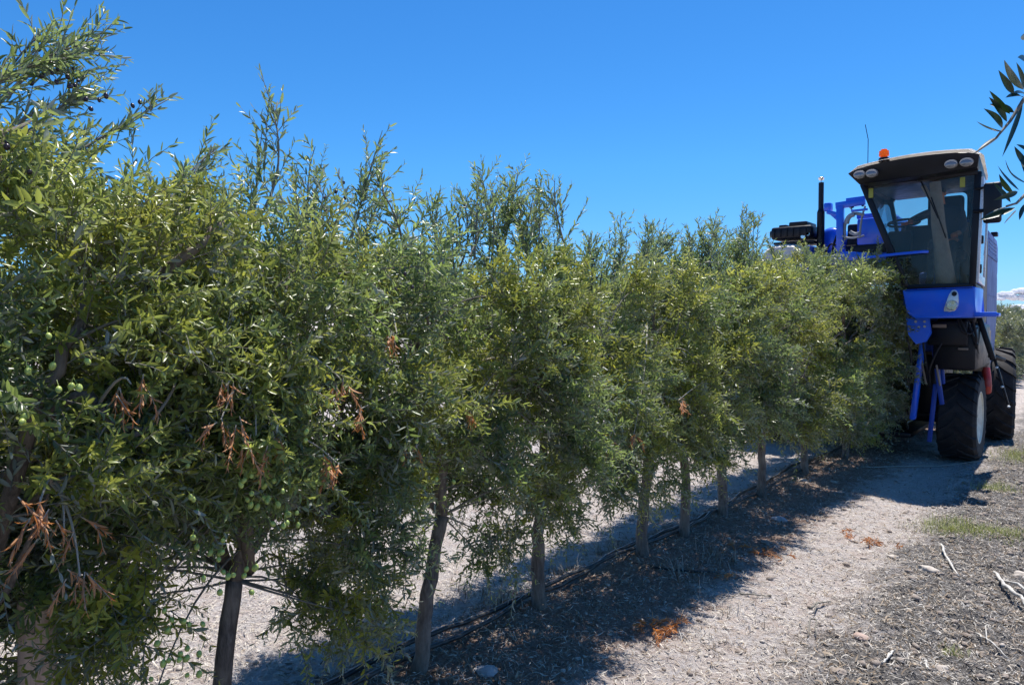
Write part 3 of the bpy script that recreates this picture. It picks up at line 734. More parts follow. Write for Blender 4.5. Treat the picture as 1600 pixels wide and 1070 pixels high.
# --- nose below the windscreen
b = BM(); xl, xr = -1.84, -1.125
fr = [(xl, 9.44, 2.10), (xr+.01, 9.42, 2.115), (xr, 9.42, 1.80), (xr+.005, 9.42, 1.775), (xl+.14, 9.44, 1.765), (xl+.05, 9.44, 1.83)]
b.prism(fr, [(x, 10.1, z) for x, y, z in fr], .022); nose = part(b, 'nose_panel', 'blue')
def poly_px(pts, y0, y1):
    """a plate whose outline is given by measured points on the plane y0"""
    P = [onY(px, py, y0) for px, py in pts]; return P, [(p[0], y1, p[2]) for p in P]
b = BM(); hp = [(1490, 452.5), (1494, 453.5), (1497, 458), (1498, 470), (1496.5, 480), (1492, 485.5), (1484, 487), (1474.5, 486.5), (1474.5, 482), (1478, 473), (1483, 460), (1486.5, 454)]
b.prism(*poly_px(hp, 9.405, 9.45), .006); hl = part(b, 'headlight', 'lens')
b = BM(); c = Vector(onY(1487.5, 477, 9.40)); b.cyl(c, c+Vector((0, -.012, 0)), .058, .05, 24); part(b, 'lamp_lens', 'chrome', hl)
b = BM(); c = Vector(onY(1491, 459, 9.40)); b.cyl(c, c+Vector((0, -.010, 0)), .026, .022, 20); part(b, 'lamp_lens', 'black', hl)
b = BM(); b.box(-1.125, -.915, 9.40, 9.46, 1.785, 1.835, .012); b.box(-.935, -.895, 9.41, 9.45, 1.79, 1.825, .01); b.box(-1.2, -.98, 9.47, 10.5, 1.79, 1.83, .01)
part(b, 'side_step', 'blue')

# --- cab
YF, YB = 9.47, 10.80
TRB, BRB = (-1.20, 3.36), (-1.235, 2.13)
TL, TR, BL, BR = (-2.28, 3.36), (-1.115, 3.36), (-1.80, 2.13), (-1.15, 2.13)
def P2(q, y): return (q[0], y, q[1])
cabf = BM()
cabf.bar(P2(TL, YF), P2(BL, YF), .055, .07, .012); cabf.bar(P2(TR, YF), P2(BR, YF), .045, .07, .012)
cabf.bar(P2(TL, YF+.01), P2(TR, YF+.01), .08, .07, .01); cabf.bar(P2(BL, YF+.01), P2(BR, YF+.01), .06, .05, .01)
BBL = (-2.05, 2.13)
cabf.bar(P2(TL, YB), P2(BBL, YB), .07, .09, .012); cabf.bar(P2(TRB, YB), P2(BRB, YB), .07, .08, .012)
cabf.bar(P2(TL, YF), P2(TL, YB), .06, .06, .01); cabf.bar(P2(BR, YF+.04), P2(BRB, YB), .06, .05, .01)
cf = part(cabf, 'cab_frame', 'black')
# back wall with two window openings (strips between the openings)
def wp(px, py): q = onY(px, py, YB); return q[0], q[2]
wl0, wlz1 = wp(1396, 311); wl1, wlz0 = wp(1450, 352); wr0, wrz1 = wp(1466, 304); wr1, wrz0 = wp(1511, 351)
b = BM(); xa, xb = -2.27, -1.21
b.box(xa, xb, YB-.03, YB+.03, max(wlz1, wrz1), 3.42, .004)
b.box(xa, wl0, YB-.028, YB+.028, wlz0, max(wlz1, wrz1)-.001, .004); b.box(wl1, wr0, YB-.028, YB+.028, wlz0, max(wlz1, wrz1)-.001, .004); b.box(wr1, xb, YB-.028, YB+.028, wlz0, max(wlz1, wrz1)-.001, .004)
b.box(-2.1, xb, YB-.03, YB+.03, 2.1, wlz0-.001, .004)
for (cx, cz, sx, sz) in ((wr1, max(wlz1, wrz1), -1, -1), (wr1, wlz0, -1, 1), (wl0, max(wlz1, wrz1), 1, -1), (wl0, wlz0, 1, 1)):   # rounded corners
    r_ = .07; pts = [(cx, cz)] + [(cx+sx*r_*(1-math.sin(t)), cz+sz*r_*(1-math.cos(t))) for t in np.linspace(0, math.pi/2, 6)]
    b.prism([(x, YB-.025, z) for x, z in pts], [(x, YB+.025, z) for x, z in pts])
part(b, 'cab_back_wall', 'black')
b = BM(); b.box(-2.05, -1.25, YF+.03, YB, 2.08, 2.12, .01); part(b, 'cab_floor', 'black')
b = BM(); b.prism([P2(TL, YF-.012), P2(TR, YF-.012), P2(BR, YF-.012), P2(BL, YF-.012)], [P2(TL, YF-.006), P2(TR, YF-.006), P2(BR, YF-.006), P2(BL, YF-.006)])
part(b, 'windscreen', 'glass', smooth=False)
b = BM(); b.prism([(TL[0]-.01, YF+.04, TL[1]), (BL[0]-.01, YF+.04, BL[1]), (BBL[0]-.01, YB-.04, BBL[1]), (TL[0]-.01, YB-.04, TL[1])],
                  [(TL[0]-.004, YF+.04, TL[1]), (BL[0]-.004, YF+.04, BL[1]), (BBL[0]-.004, YB-.04, BBL[1]), (TL[0]-.004, YB-.04, TL[1])])
part(b, 'side_window', 'glass', smooth=False)
b = BM()
dx = lambda z, y: TR[0]+.03+(BR[0]-TR[0])*(TR[1]-z)/(TR[1]-BR[1]) - .09*(y-9.45)/1.35
def dstrip(y0, y1, z0, z1, t=.03, i=0.0):
    q = lambda o: [(dx(z0, y0)+o, y0, z0), (dx(z0, y1)+o, y1, z0), (dx(z1, y1)+o, y1, z1), (dx(z1, y0)+o, y0, z1)]
    b.prism(q(i), q(i+t), .005 if t > .01 else 0)
dstrip(9.45, 9.55, 2.16, 3.30); dstrip(10.66, 10.76, 2.16, 3.30); dstrip(9.555, 10.655, 2.16, 2.26); dstrip(9.555, 10.655, 3.20, 3.30)
dr = part(b, 'door', 'doorframe')
b = BM(); dstrip(9.55, 10.66, 2.26, 3.20, .006, .012); part(b, 'door_glass', 'glass', dr, smooth=False)
b = BM(); b.box(-1.10, -1.075, 9.52, 9.56, 2.26, 2.36, .01); part(b, 'handle', 'black', dr)
for z in (3.0, 2.62):
    b = BM(); b.box(-1.09, -1.06, 9.50, 9.545, z-.04, z+.05, .01); part(b, 'hinge', 'black', dr)

# roof: pale crowned shell over a black visor
def roof_z(x): t = (x+1.72)/.66; return 3.55+.055*(1-t*t)+.03*(x+1.72)
xs = np.linspace(-2.39, -1.07, 15); b = bmesh.new(); rows = []
for y, dz, sh in ((9.22, -.02, .97), (9.30, .0, 1.0), (9.6, .03, .985), (10.2, .035, .91), (10.85, .01, .84), (10.93, -.04, .82)):
    rows.append([b.verts.new((-1.73+(x+1.73)*sh, y, roof_z(x)+dz-(.05 if k in (0, 14) else 0))) for k, x in enumerate(xs)])
for r0, r1 in zip(rows, rows[1:]):
    for k in range(14): b.faces.new((r0[k], r0[k+1], r1[k+1], r1[k]))
ret = bmesh.ops.solidify(b, geom=b.faces[:], thickness=.03)
bb = BM(); bb.b.free(); bb.b = b; part(bb, 'roof_shell', 'roofwhite', ang=50)
b = BM(); n_ = 13
top = [(x, 9.195, roof_z(x)-.055-(.02 if k in (0, n_-1) else 0)) for k, x in enumerate(np.linspace(-2.385, -1.075, n_))]
bot = [(-1.10, 9.28, 3.37), (-1.5, 9.22, 3.345), (-1.9, 9.22, 3.33), (-2.27, 9.28, 3.32)]
fr = top+bot; b.prism(fr, [(-1.73+(x+1.73)*.83, 10.8, z) for x, y, z in fr], .012)
visor = part(b, 'roof_visor', 'black')
for px, py in ((1343, 272.5), (1362, 270.5), (1486, 256), (1510, 253)):
    c = Vector(onY(px, py, 9.19)); b = BM(); b.cyl(c+Vector((0, .03, 0)), c+Vector((0, -.03, -.008)), .066, .060, 24, .008); bmesh.ops.scale(b.b, vec=(1, 1, .72), space=Matrix.Translation(-c), verts=b.b.verts)
    wl = part(b, 'roof_light', 'boltsteel')
    b = BM(); b.ell(c+Vector((0, -.028, -.012)), .055, .016, .034, 20); part(b, 'lamp_lens', 'lampgrey', wl)
for px, py in ((1361, 302), (1504, 285)):
    c = Vector(onY(px, py, YF-.02)); b = BM(); b.box(c.x-.025, c.x+.025, c.y-.008, c.y-.002, c.z-.055, c.z+.055, .002); part(b, 'sticker', 'yellow')
bc = Vector(onY(1381, 262, 9.42)); bc.z = roof_z(bc.x)-.005
b = BM(); b.cyl(bc, bc+Vector((0, 0, .05)), .062, .055, 20, .008); bcn = part(b, 'beacon_base', 'black')
b = BM(); b.cyl(bc+Vector((0, 0, .051)), bc+Vector((0, 0, .145)), .056, .050, 24, .018); part(b, 'beacon_lens', 'amber', bcn)
b = BM(); a0 = Vector(onY(1356, 256, 10.0)); b.tube([a0-Vector((0, 0, .12)), a0+Vector((0, 0, .3)), Vector(onY(1352, 195, 10.0))], .0045, 6); part(b, 'antenna', 'black')
b = BM(); b.tube([(-2.28, 9.45, 2.48), (-1.9, 9.36, 2.50), (-1.62, 9.38, 2.515), (-1.58, 9.42, 2.515)], .017, 8); part(b, 'grab_rail', 'blue')

b = BM(); b.bar(onY(1438, 281, 9.44), onY(1466, 341, 9.44), .012, .016, .003); b.bar(onY(1434, 283, 9.435), onY(1440, 281, 9.43), .04, .03, .006); b.bar(onY(1455, 308, 9.45), onY(1478, 372, 9.45), .010, .014, .002); part(b, 'wiper', 'black')
b = BM(); b.bar((-1.80, 9.412, 2.085), (-1.14, 9.40, 2.10), .012, .008, .002); part(b, 'panel_seam', 'black', nose)
# mirror
b = BM(); b.box(-1.052, -.885, 9.32, 9.40, 2.78, 3.21, .03, 3); mr = part(b, 'mirror', 'black')
b = BM(); b.box(-1.035, -.90, 9.402, 9.408, 2.81, 3.19, .002); part(b, 'mirror_glass', 'mirrorglass', mr)
b = BM(); b.tube([(-1.14, 9.46, 3.17), (-1.05, 9.40, 3.17), (-1.0, 9.37, 3.17)], .014, 8); b.tube([(-1.15, 9.46, 2.93), (-1.07, 9.41, 2.925), (-1.0, 9.38, 2.925)], .020, 8); part(b, 'mirror_arm', 'black', mr)

# cab interior
b = BM(); b.box(-1.72, -1.34, 10.25, 10.60, 2.46, 2.60, .05, 3); b.box(-1.70, -1.38, 10.58, 10.70, 2.58, 3.12, .05, 3); b.box(-1.68, -1.39, 10.57, 10.67, 3.05, 3.29, .05, 3)
b.box(-1.62, -1.42, 10.35, 10.6, 2.12, 2.46, .02)
part(b, 'seat', 'seat')
b = BM(); S = [onY(px, py, 9.62) for px, py in ((1461, 285), (1464, 318), (1466, 350), (1471, 385), (1479, 447))]
b.tube(S, np.array([.055, .065, .072, .078, .105]), 14); b.bar(onY(1442, 290, 9.62), onY(1463, 325, 9.62), .05, .05, .01)
part(b, 'windscreen_reflection', 'tan')  # solid tan form standing in for a reflection on the windscreen
b = BM(); sw = Vector((-1.93, 9.95, 2.92))
ring = [sw+Vector((math.cos(t)*.17, math.sin(t)*.15, math.sin(t)*.06)) for t in np.linspace(0, 2*math.pi, 25)]
b.tube(ring, .014, 8); b.tube([sw, sw+Vector((0, -.03, -.15)), (-1.9, 9.85, 2.13)], .025, 8); b.bar(ring[0], ring[12], .03, .012); part(b, 'steering_wheel', 'black')
b = BM(); b.obox((-1.93, 9.72, 2.62), (.26, .12, .36), (rad(-15), 0, 0), .03); b.box(-1.22, -1.15, 9.9, 10.4, 2.5, 2.75, .02); b.tube([(-1.25, 10.0, 2.7), (-1.24, 9.98, 2.95)], .012, 6)
part(b, 'dashboard', 'black')

# --- right-hand side bodywork
b = BM()
side = [(10.62, 2.98), (11.0, 3.02), (11.05, 2.93), (11.6, 2.93), (13.0, 2.93), (13.2, 2.83), (13.2, 2.45), (13.05, 2.42), (13.2, 2.36), (13.2, 1.80), (12.9, 1.30), (12.3, 1.12), (11.7, 1.12), (11.5, 1.50), (10.62, 1.72)]
HX = lambda y: -1.21-.03*(y-10.62)
b.prism([(HX(y), y, z) for y, z in side], [(-1.66, y, z) for y, z in side], .02); hop = part(b, 'side_hopper', 'silver')
b = BM()
def rib(y0, y1, z0, z1, o=.006): b.prism([(HX(y0)+o, y0, z0), (HX(y1)+o, y1, z0), (HX(y1)+o, y1, z1), (HX(y0)+o, y0, z1)], [(HX(y0)-.01, y0, z0), (HX(y1)-.01, y1, z0), (HX(y1)-.01, y1, z1), (HX(y0)-.01, y0, z1)])
rib(11.15, 13.0, 2.60, 2.66, .014); rib(11.15, 12.9, 2.08, 2.11); rib(11.5, 11.53, 1.3, 2.9, .005)
for k in range(4): rib(11.7, 12.9, 2.68+k*.05, 2.70+k*.05)
part(b, 'hopper_rib', 'silver', hop)
b = BM(); b.prism([(-1.205, 10.66, 2.75), (-1.205, 11.1, 2.75), (-1.205, 11.1, 1.9), (-1.205, 10.9, 1.7), (-1.205, 10.66, 1.72)], [(-1.19, 10.66, 2.75), (-1.19, 11.1, 2.75), (-1.19, 11.1, 1.9), (-1.19, 10.9, 1.7), (-1.19, 10.66, 1.72)]); part(b, 'side_cover', 'beige')
b = BM(); c = Vector(onY(1529, 421, 10.7)); b.box(c.x-.06, c.x+.07, 10.6, 10.66, c.z-.03, c.z+.03, .02); b.box(-1.62, -1.21, 10.6, 10.64, 1.75, 2.95, .01); part(b, 'side_cover', 'beige')
b = BM(); b.box(-1.60, -1.19, 11.36, 11.62, 1.08, 1.62, .02); part(b, 'mudguard', 'beige')
b = BM(); b.box(-1.30, -1.20, 11.0, 11.1, 2.93, 3.03, .01); b.box(-1.3, -1.22, 12.4, 12.55, 2.93, 2.99, .01); part(b, 'latch', 'black', hop)
# access ladder / hydraulic strut
b = BM(); b.bar(onY(1515, 428, 10.35), onY(1528, 490, 10.35), .05, .05, .01); b.bar(onY(1528, 490, 10.35), onY(1552, 562, 10.35), .075, .06, .01); b.bar(onY(1547, 556, 10.35), onY(1568, 562, 10.6), .06, .04, .01)
b.bar(onY(1554, 560, 10.5), onY(1576, 636, 10.5), .034, .03, .006); b.bar(onY(1510, 500, 10.0), onY(1527, 540, 10.0), .03, .03, .005); b.bar(onY(1500, 498, 9.9), onY(1511, 522, 9.9), .02, .02, .004)
lad = part(b, 'access_ladder', 'black')
for px, py, y in ((1557, 574, 10.47), (1566, 604, 10.47), (1576, 635, 10.47)):
    b = BM(); b.ell(onY(px, py, y), .018, .018, .014, 10); part(b, 'rod_joint', 'white', lad)


for pts, r_ in (([(-1.64, 9.98, 1.72), (-1.70, 9.9, 1.5), (-1.66, 9.95, 1.2), (-1.68, 10.2, .95)], .013), ([(-1.50, 9.97, 1.50), (-1.56, 9.88, 1.35), (-1.64, 9.95, 1.15), (-1.66, 10.25, .9)], .011),
                ([(-1.20, 9.98, 1.75), (-1.16, 9.95, 1.55), (-1.17, 10.1, 1.4), (-1.19, 10.5, 1.3)], .012), ([(-1.35, 9.95, 1.76), (-1.30, 9.88, 1.62), (-1.22, 9.92, 1.58), (-1.17, 10.1, 1.66)], .010),
                ([(-1.85, 9.8, 1.55), (-1.80, 9.85, 1.3), (-1.86, 9.95, 1.0), (-1.84, 10.1, .7)], .012)):
    b = BM(); b.tube(smooth3(pts, 16), r_, 8); part(b, 'hydraulic_hose', 'rubber')

# --- engine deck on the left
b = BM(); ex = -3.2
b.cyl((ex, 11, 2.5), (ex, 11, 3.28), .052, .052, 18); b.cyl((ex, 11, 3.28), (ex, 11, 3.33), .052, .036, 18); b.cyl((ex, 11, 3.33), (ex, 11, 3.70), .036, .036, 18)
st = part(b, 'exhaust_stack', 'black')
b = BM(); b.cyl((ex, 11, 3.70), (ex, 11, 3.735), .012, .012, 8); b.cyl((ex, 11, 3.735), (ex, 11, 3.765), .034, .042, 18, .004); b.ell((ex, 11, 3.77), .040, .040, .012); part(b, 'rain_cap', 'chrome', st)
b = BM()
b.box(-3.86, -3.28, 10.85, 11.5, 2.92, 3.10, .035, 3); b.box(-3.62, -3.36, 10.9, 11.35, 3.10, 3.165, .02); b.box(-3.78, -3.66, 10.95, 11.2, 3.10, 3.14, .015); b.cyl((-3.86, 11.0, 3.02), (-3.91, 11.0, 3.02), .06, .05)
for k in range(6): b.box(-3.84+k*.09, -3.80+k*.09, 10.835, 10.85, 2.95, 3.08, .003)
b.box(-3.84, -3.26, 10.9, 11.4, 2.85, 2.885, .008); part(b, 'air_filter_box', 'black')
b = BM(); b.cyl((-3.40, 10.93, 2.94), (-3.40, 10.85, 2.94), .03); b.cyl((-3.33, 10.93, 2.97), (-3.33, 10.85, 2.97), .022); part(b, 'hose_clamp', 'chrome')
# pale rounded tank cover
b = bmesh.new(); rows = []
for y in (10.72, 10.8, 11.2, 12.2, 12.6):
    e_ = {10.72: .92, 12.6: .9}.get(y, 1.0)
    rows.append([b.verts.new((-3.64 + .36*e_*math.copysign(abs(math.cos(t))**.6, math.cos(t)), y, 2.30 + .54*e_*abs(math.sin(t))**.6)) for t in np.linspace(math.pi, 0, 17)])
for r0, r1 in zip(rows, rows[1:]):
    for k in range(16): b.faces.new((r0[k], r0[k+1], r1[k+1], r1[k]))
b.faces.new(rows[0]); b.faces.new(rows[-1][::-1])
bb = BM(); bb.b.free(); bb.b = b; tank = part(bb, 'tank_cover', 'tankgrey', ang=40)
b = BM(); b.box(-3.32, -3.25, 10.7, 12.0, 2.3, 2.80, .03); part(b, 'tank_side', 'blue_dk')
# blue superstructure between the stack and the cab
Yb = 10.9
def W(px, py, y=Yb): return onY(px, py, y)
b = BM()
b.bar(W(1313, 402), W(1313, 322), .085, .09); b.bar(W(1306, 322), W(1352, 315), .055, .09); b.bar(W(1322, 313), W(1352, 309), .03, .05)
b.bar(W(1293, 331), W(1313, 337), .07, .06); b.bar(W(1300, 334), W(1318, 350), .05, .05); b.bar(W(1330, 330), W(1356, 327), .03, .03)
b.bar(W(1312, 400), W(1360, 402), .12, .12)
sf = part(b, 'engine_frame', 'blue')
b = BM(); c = W(1294, 324, 10.95); b.box(c[0]-.05, c[0]+.05, 10.9, 11.02, c[2]-.06, c[2]+.06, .02); part(b, 'lamp_box', 'blue')
b = BM(); c0 = Vector(W(1299, 377, 11.2)); b.cyl(c0, c0+Vector((0, .6, 0)), .20, .20, 28, .03); b.ell(c0, .19, .06, .19, 20); part(b, 'fan_housing', 'blue')
b = BM(); x0 = W(1345, 370)[0]; b.box(x0-.08, -2.2, 11.0, 12.4, 2.78, 3.15, .03); b.box(x0-.1, -2.3, 11.05, 11.6, 3.15, 3.22, .02); part(b, 'engine_cover', 'blue')
b = BM(); x0 = W(1318, 360)[0]; b.box(x0-.02, x0+.20, 11.15, 11.9, 2.66, 3.1, .03); b.box(x0, -2.2, 11.0, 12.9, 2.66, 2.79, .02); part(b, 'engine_block', 'black')
b = BM()
for pts, r_, nm, mt in (([W(1320, 375), W(1319, 352), W(1325, 336), W(1338, 333), W(1350, 336)], .022, 'hydraulic_hose', 'hose'), ([W(1343, 372), W(1345, 350), W(1348, 334), W(1352, 322)], .014, 'hydraulic_hose', 'hose'),
        ([W(1324, 350, 10.86), W(1327, 340, 10.86), W(1335, 336, 10.86)], .026, 'hydraulic_hose', 'hose'), ([W(1328, 362), W(1336, 366), W(1343, 364)], .025, 'hydraulic_hose', 'hose'), ([W(1316, 368, 10.84), W(1330, 372, 10.84), W(1350, 368, 10.84)], .012, 'hydraulic_hose', 'hose'),
        ([W(1322, 322), W(1329, 325), W(1333, 334)], .010, 'hydraulic_hose', 'hose'), ([W(1300, 398), W(1306, 372), W(1316, 356)], .016, 'cable', 'black'), ([W(1290, 395), W(1297, 380), W(1310, 384), W(1317, 398)], .012, 'cable', 'black'), ([W(1350, 300), W(1355, 303), W(1358, 308)], .012, 'cable', 'black')):
    b = BM(); b.tube(smooth3(pts), r_, 8); part(b, nm, mt)
for c, r_ in ((W(1332, 323), .022), (W(1348, 321), .018), (W(1350, 299), .02)):
    b = BM(); b.ell(c, r_, r_, r_, 10); part(b, 'pipe_fitting', 'black')

# ================================================================== DRIVER
def driver():
    root = empty('person', (-1.53, 10.42, 2.60), 'driver in dark clothes in the cab, one orange hand on the wheel', 'person')
    m = bpy.data.meshes.new('body'); o = bpy.data.objects.new('body', m); COL.objects.link(o)
    J = {}
    J['pel'] = ((-1.53, 10.45, 2.68), .135); J['wst'] = ((-1.54, 10.44, 2.82), .120); J['chs'] = ((-1.57, 10.38, 3.00), .135); J['nek'] = ((-1.60, 10.34, 3.14), .055)
    J['hd0'] = ((-1.62, 10.31, 3.20), .060); J['hd1'] = ((-1.63, 10.29, 3.26), .080); J['hd2'] = ((-1.63, 10.29, 3.31), .072)
    J['sL'] = ((-1.72, 10.34, 3.07), .062); J['eL'] = ((-1.89, 10.20, 2.97), .046); J['wL'] = ((-1.88, 10.02, 2.92), .030); J['hL'] = ((-1.90, 9.96, 2.91), .036)
    J['sR'] = ((-1.40, 10.40, 3.06), .062); J['eR'] = ((-1.35, 10.28, 2.84), .046); J['wR'] = ((-1.39, 10.10, 2.76), .030); J['hR'] = ((-1.40, 10.04, 2.76), .036)
    for s, x in (('A', -1.63), ('B', -1.43)):
        J['t'+s] = ((x, 10.40, 2.68), .088); J['k'+s] = ((x, 10.02, 2.66), .062); J['a'+s] = ((x, 9.90, 2.24), .042); J['f'+s] = ((x, 9.76, 2.17), .036)
    ks = list(J); ix = {k: i for i, k in enumerate(ks)}
    E_ = [('pel', 'wst'), ('wst', 'chs'), ('chs', 'nek'), ('nek', 'hd0'), ('hd0', 'hd1'), ('hd1', 'hd2'), ('chs', 'sL'), ('sL', 'eL'), ('eL', 'wL'), ('wL', 'hL'), ('chs', 'sR'), ('sR', 'eR'), ('eR', 'wR'), ('wR', 'hR')]
    for s in 'AB': E_ += [('pel', 't'+s), ('t'+s, 'k'+s), ('k'+s, 'a'+s), ('a'+s, 'f'+s)]
    # five fingers closing round the wheel rim and a thumb, on both hands
    vs = [Vector(J[k][0]) for k in ks]; rd = [J[k][1] for k in ks]; ed = [(ix[a], ix[b_]) for a, b_ in E_]
    for h, fd in (('hL', Vector((-.25, -1, .1))), ('hR', Vector((-.1, -1, -.1)))):
        fd.normalize(); sd_ = Vector((1, 0, 0)); base = Vector(J[h][0])
        for q in range(4):
            off = sd_*(-.028+.019*q); ln = (.034, .040, .038, .030)[q]; prev = ix[h]
            for r_, dv in ((1.0, fd*.03), (.9, fd*(.03+ln)+Vector((0, 0, -.012))), (.75, fd*(.02+ln)+Vector((0, 0, -.045)))):
                vs.append(base+off+dv); rd.append(.0095*r_); ed.append((prev, len(vs)-1)); prev = len(vs)-1
        prev = ix[h]; sgn = 1 if h == 'hL' else -1
        for dv in (Vector((.034*sgn, -.01, -.005)), Vector((.04*sgn, -.045, -.02))):
            vs.append(base+dv); rd.append(.011); ed.append((prev, len(vs)-1)); prev = len(vs)-1
    m.from_pydata([tuple(v) for v in vs], ed, [])
    md = o.modifiers.new('s', 'SKIN'); sb = o.modifiers.new('u', 'SUBSURF'); sb.levels = 2; sb.render_levels = 2
    for i_, r_ in enumerate(rd): m.skin_vertices[0].data[i_].radius = (r_, r_)
    m.skin_vertices[0].data[0].use_root = True
    bpy.context.view_layer.update()
    dg = bpy.context.evaluated_depsgraph_get(); me = bpy.data.meshes.new_from_object(o.evaluated_get(dg))
    bpy.data.objects.remove(o)
    # clothing zones as materials on one continuous surface: shirt, trousers, skin
    for k in ('cloth', 'trousers', 'skin', 'hair', 'orange'): me.materials.append(M[k])
    hl = Vector(J['hL'][0]); hr = Vector(J['hR'][0]); el = Vector(J['eL'][0])
    for p in me.polygons:
        c = p.center
        if c.z > 3.155 and (c-Vector((-1.62, 10.3, 3.25))).length < .15: k = 2
        elif (c-hl).length < .13 and c.x < -1.76: k = 4
        elif (c-hr).length < .10: k = 2
        elif c.z < 2.74: k = 1
        else: k = 0
        p.material_index = k; p.use_smooth = True
    off = world_of(root)
    for v in me.vertices: v.co -= off
    ob = bpy.data.objects.new('body', me); COL.objects.link(ob); ob.parent = root
    hc = Vector((-1.63, 10.29, 3.285))
    b = BM(); b.ell(hc+Vector((0, .02, .022)), .088, .098, .085, 18)
    bmesh.ops.bisect_plane(b.b, geom=b.b.verts[:]+b.b.edges[:]+b.b.faces[:], plane_co=hc+Vector((0, -.02, .02)), plane_no=Vector((0, -.75, -.6)), clear_outer=True)
    b.obj('hair', M['hair'], root)
    b = BM()                                                      # facial features
    b.prism([hc+Vector((-.012, -.078, -.03)), hc+Vector((.012, -.078, -.03)), hc+Vector((0, -.075, .012))], [hc+Vector((-.006, -.10, -.028)), hc+Vector((.006, -.10, -.028)), hc+Vector((0, -.082, .008))], .002)
    for s in (-1, 1): b.ell(hc+Vector((s*.082, 0, -.01)), .010, .018, .028, 10)
    b.obj('nose_and_ears', M['skin'], root)
    b = BM()
    for s in (-1, 1): b.ell(hc+Vector((s*.028, -.076, .008)), .010, .008, .006, 10)
    b.obj('eyes', M['hair'], root)
driver()

# ================================================================== THE HEDGE ROW
olive_tree(-.55, 11, 'olive tree at the extreme left edge, only side branches reaching into view', H=2.22, hx=.64, hy=.7, zb=.3, holes=[lambda x, y, z: x > -2.66 and .05 < y < 1.16 and z < 1.17], warm0=.35, ncl=110)
olive_tree(.62, 12, 'olive tree above the tan wooden post with dark ripe olives at its tip', H=2.24, hx=.66, hy=.66, comp=.4, warm0=.35, ncl=150, nsh=40, r=.036, skirt=.5,
           zb=.42, holes=[lambda x, y, z: x > -2.66 and .25 < y < 1.16 and z < 1.17], tall=[(.72, 2.84, .45, .9, 16), (1.02, 2.62, .5, 1.3, 26), (.98, 2.52, .45, 1.0, 22), (1.10, 2.60, .4, 1.6, 16), (.86, 2.60, .4, .5, 20), (1.18, 2.46, .45, 1.2, 14), (1.36, 2.34, .35, .8, 12)],
           dead=[(205, 600, 1.0), (100, 830, 1.6), (125, 900, 1.0), (60, 790, 1.0)], olives=[(30, 625, 6, .98), (48, 590, 5, .98), (160, 700, 4, .9), (240, 520, 5, .98), (110, 610, 5, 1.0)],
           ripe=[(90, 125, 9, .3), (130, 148, 5, .3), (215, 172, 2, .2), (105, 105, 6, .2), (25, 240, 6, .8)],
           limbs=[([(-2.57, .66, .75), onX(42, 662, -2.15), onX(70, 600, -2.1), onX(128, 500, -2.1), onX(135, 440, -2.25)], .022, .011), ([onX(60, 660, -2.2), onX(130, 610, -2.05), onX(190, 690, -2.0), onX(240, 660, -1.98)], .018, .006), ([(-2.5, .6, 1.1), onX(0, 215, -2.1), onX(30, 200, -2.15), onX(52, 178, -2.3)], .012, .0018)])
olive_tree(1.47, 13, 'olive tree with large dried orange twigs above its dark leaning trunk', H=2.14, hx=.66, hy=.60, comp=.35, warm0=.35, ncl=146, nsh=40, lean=(.05, .01), skirt=.5,
           zb=.52, holes=[lambda x, y, z: x > -2.64 and 1.06 < y < 1.70 and z < 1.04, lambda x, y, z: x <= -2.64 and 1.2 < y < 2.2 and z < .86], tall=[(1.58, 2.60, .45, .05, 16), (1.70, 2.50, .4, .15, 14), (1.35, 2.32, .35, .3, 10), (1.88, 2.30, .35, .3, 10)],
           dead=[(350, 608, .8), (400, 680, 1.6), (345, 655, 1.2), (430, 690, 1.2), (525, 722, 1.0), (535, 595, .8)],
           olives=[(392, 762, 8, .95), (425, 790, 9, .98), (445, 775, 8, .98), (352, 868, 9, .98), (372, 888, 7, 1.0), (290, 990, 10, .9), (285, 1010, 7, .9), (300, 770, 5, 1.0), (500, 640, 5, 1.0), (460, 690, 4, 1.0)],
           limbs=[([(-2.6, 1.5, .8), onX(250, 560, -2.5), onX(215, 470, -2.3), onX(262, 425, -2.08), onX(310, 385, -2.03), onX(347, 345, -2.05)], .024, .009), ([(-2.52, 1.54, .8), onX(372, 610, -2.1), onX(425, 520, -2.1), onX(450, 430, -2.15)], .024, .010)])
olive_tree(2.49, 14, 'olive tree on a leaning curved trunk, third visible trunk from the left', H=2.10, hx=.62, hy=.60, comp=.6, lean=(.02, .13), ncl=92, skirt=.5, r=.043, zb=.52, holes=[lambda x, y, z: x > -2.7 and 2.0 < y < 2.75 and z < 1.02, lambda x, y, z: x <= -2.6 and 2.4 < y < 3.3 and z < .78],
           tall=[(1.98, 2.50, .5, .10, 18), (2.14, 2.56, .5, .35, 20), (2.25, 2.34, .35, .2, 14), (2.50, 2.36, .4, -.1, 16), (2.62, 2.38, .35, .1, 12)],
           dead=[(650, 700, .8), (620, 520, .6)], olives=[(700, 760, 5, 1.0), (620, 690, 5, 1.0), (690, 600, 4, 1.0), (570, 560, 4, 1.0)], ripe=[(515, 320, 8, .3), (625, 455, 5, .95)])
olive_tree(3.47, 15, 'olive tree with a tall feathery plume, fourth visible trunk from the left', H=2.09, hx=.60, hy=.68, lean=(0, .03), ncl=76, skirt=.2, r=.045, zb=.70,
           tall=[(2.82, 2.50, .5, -.25, 20), (3.00, 2.48, .5, 0, 20), (3.12, 2.57, .55, .05, 26), (3.28, 2.48, .5, .15, 20), (3.42, 2.35, .4, .45, 14), (2.75, 2.42, .4, 0, 12)], dead=[(560, 640, .5), (730, 640, .7)],
           olives=[(760, 800, 5, .9), (830, 500, 4, .9)], ripe=[(800, 410, 7, .3), (850, 465, 6, .9), (835, 510, 4, .98)])
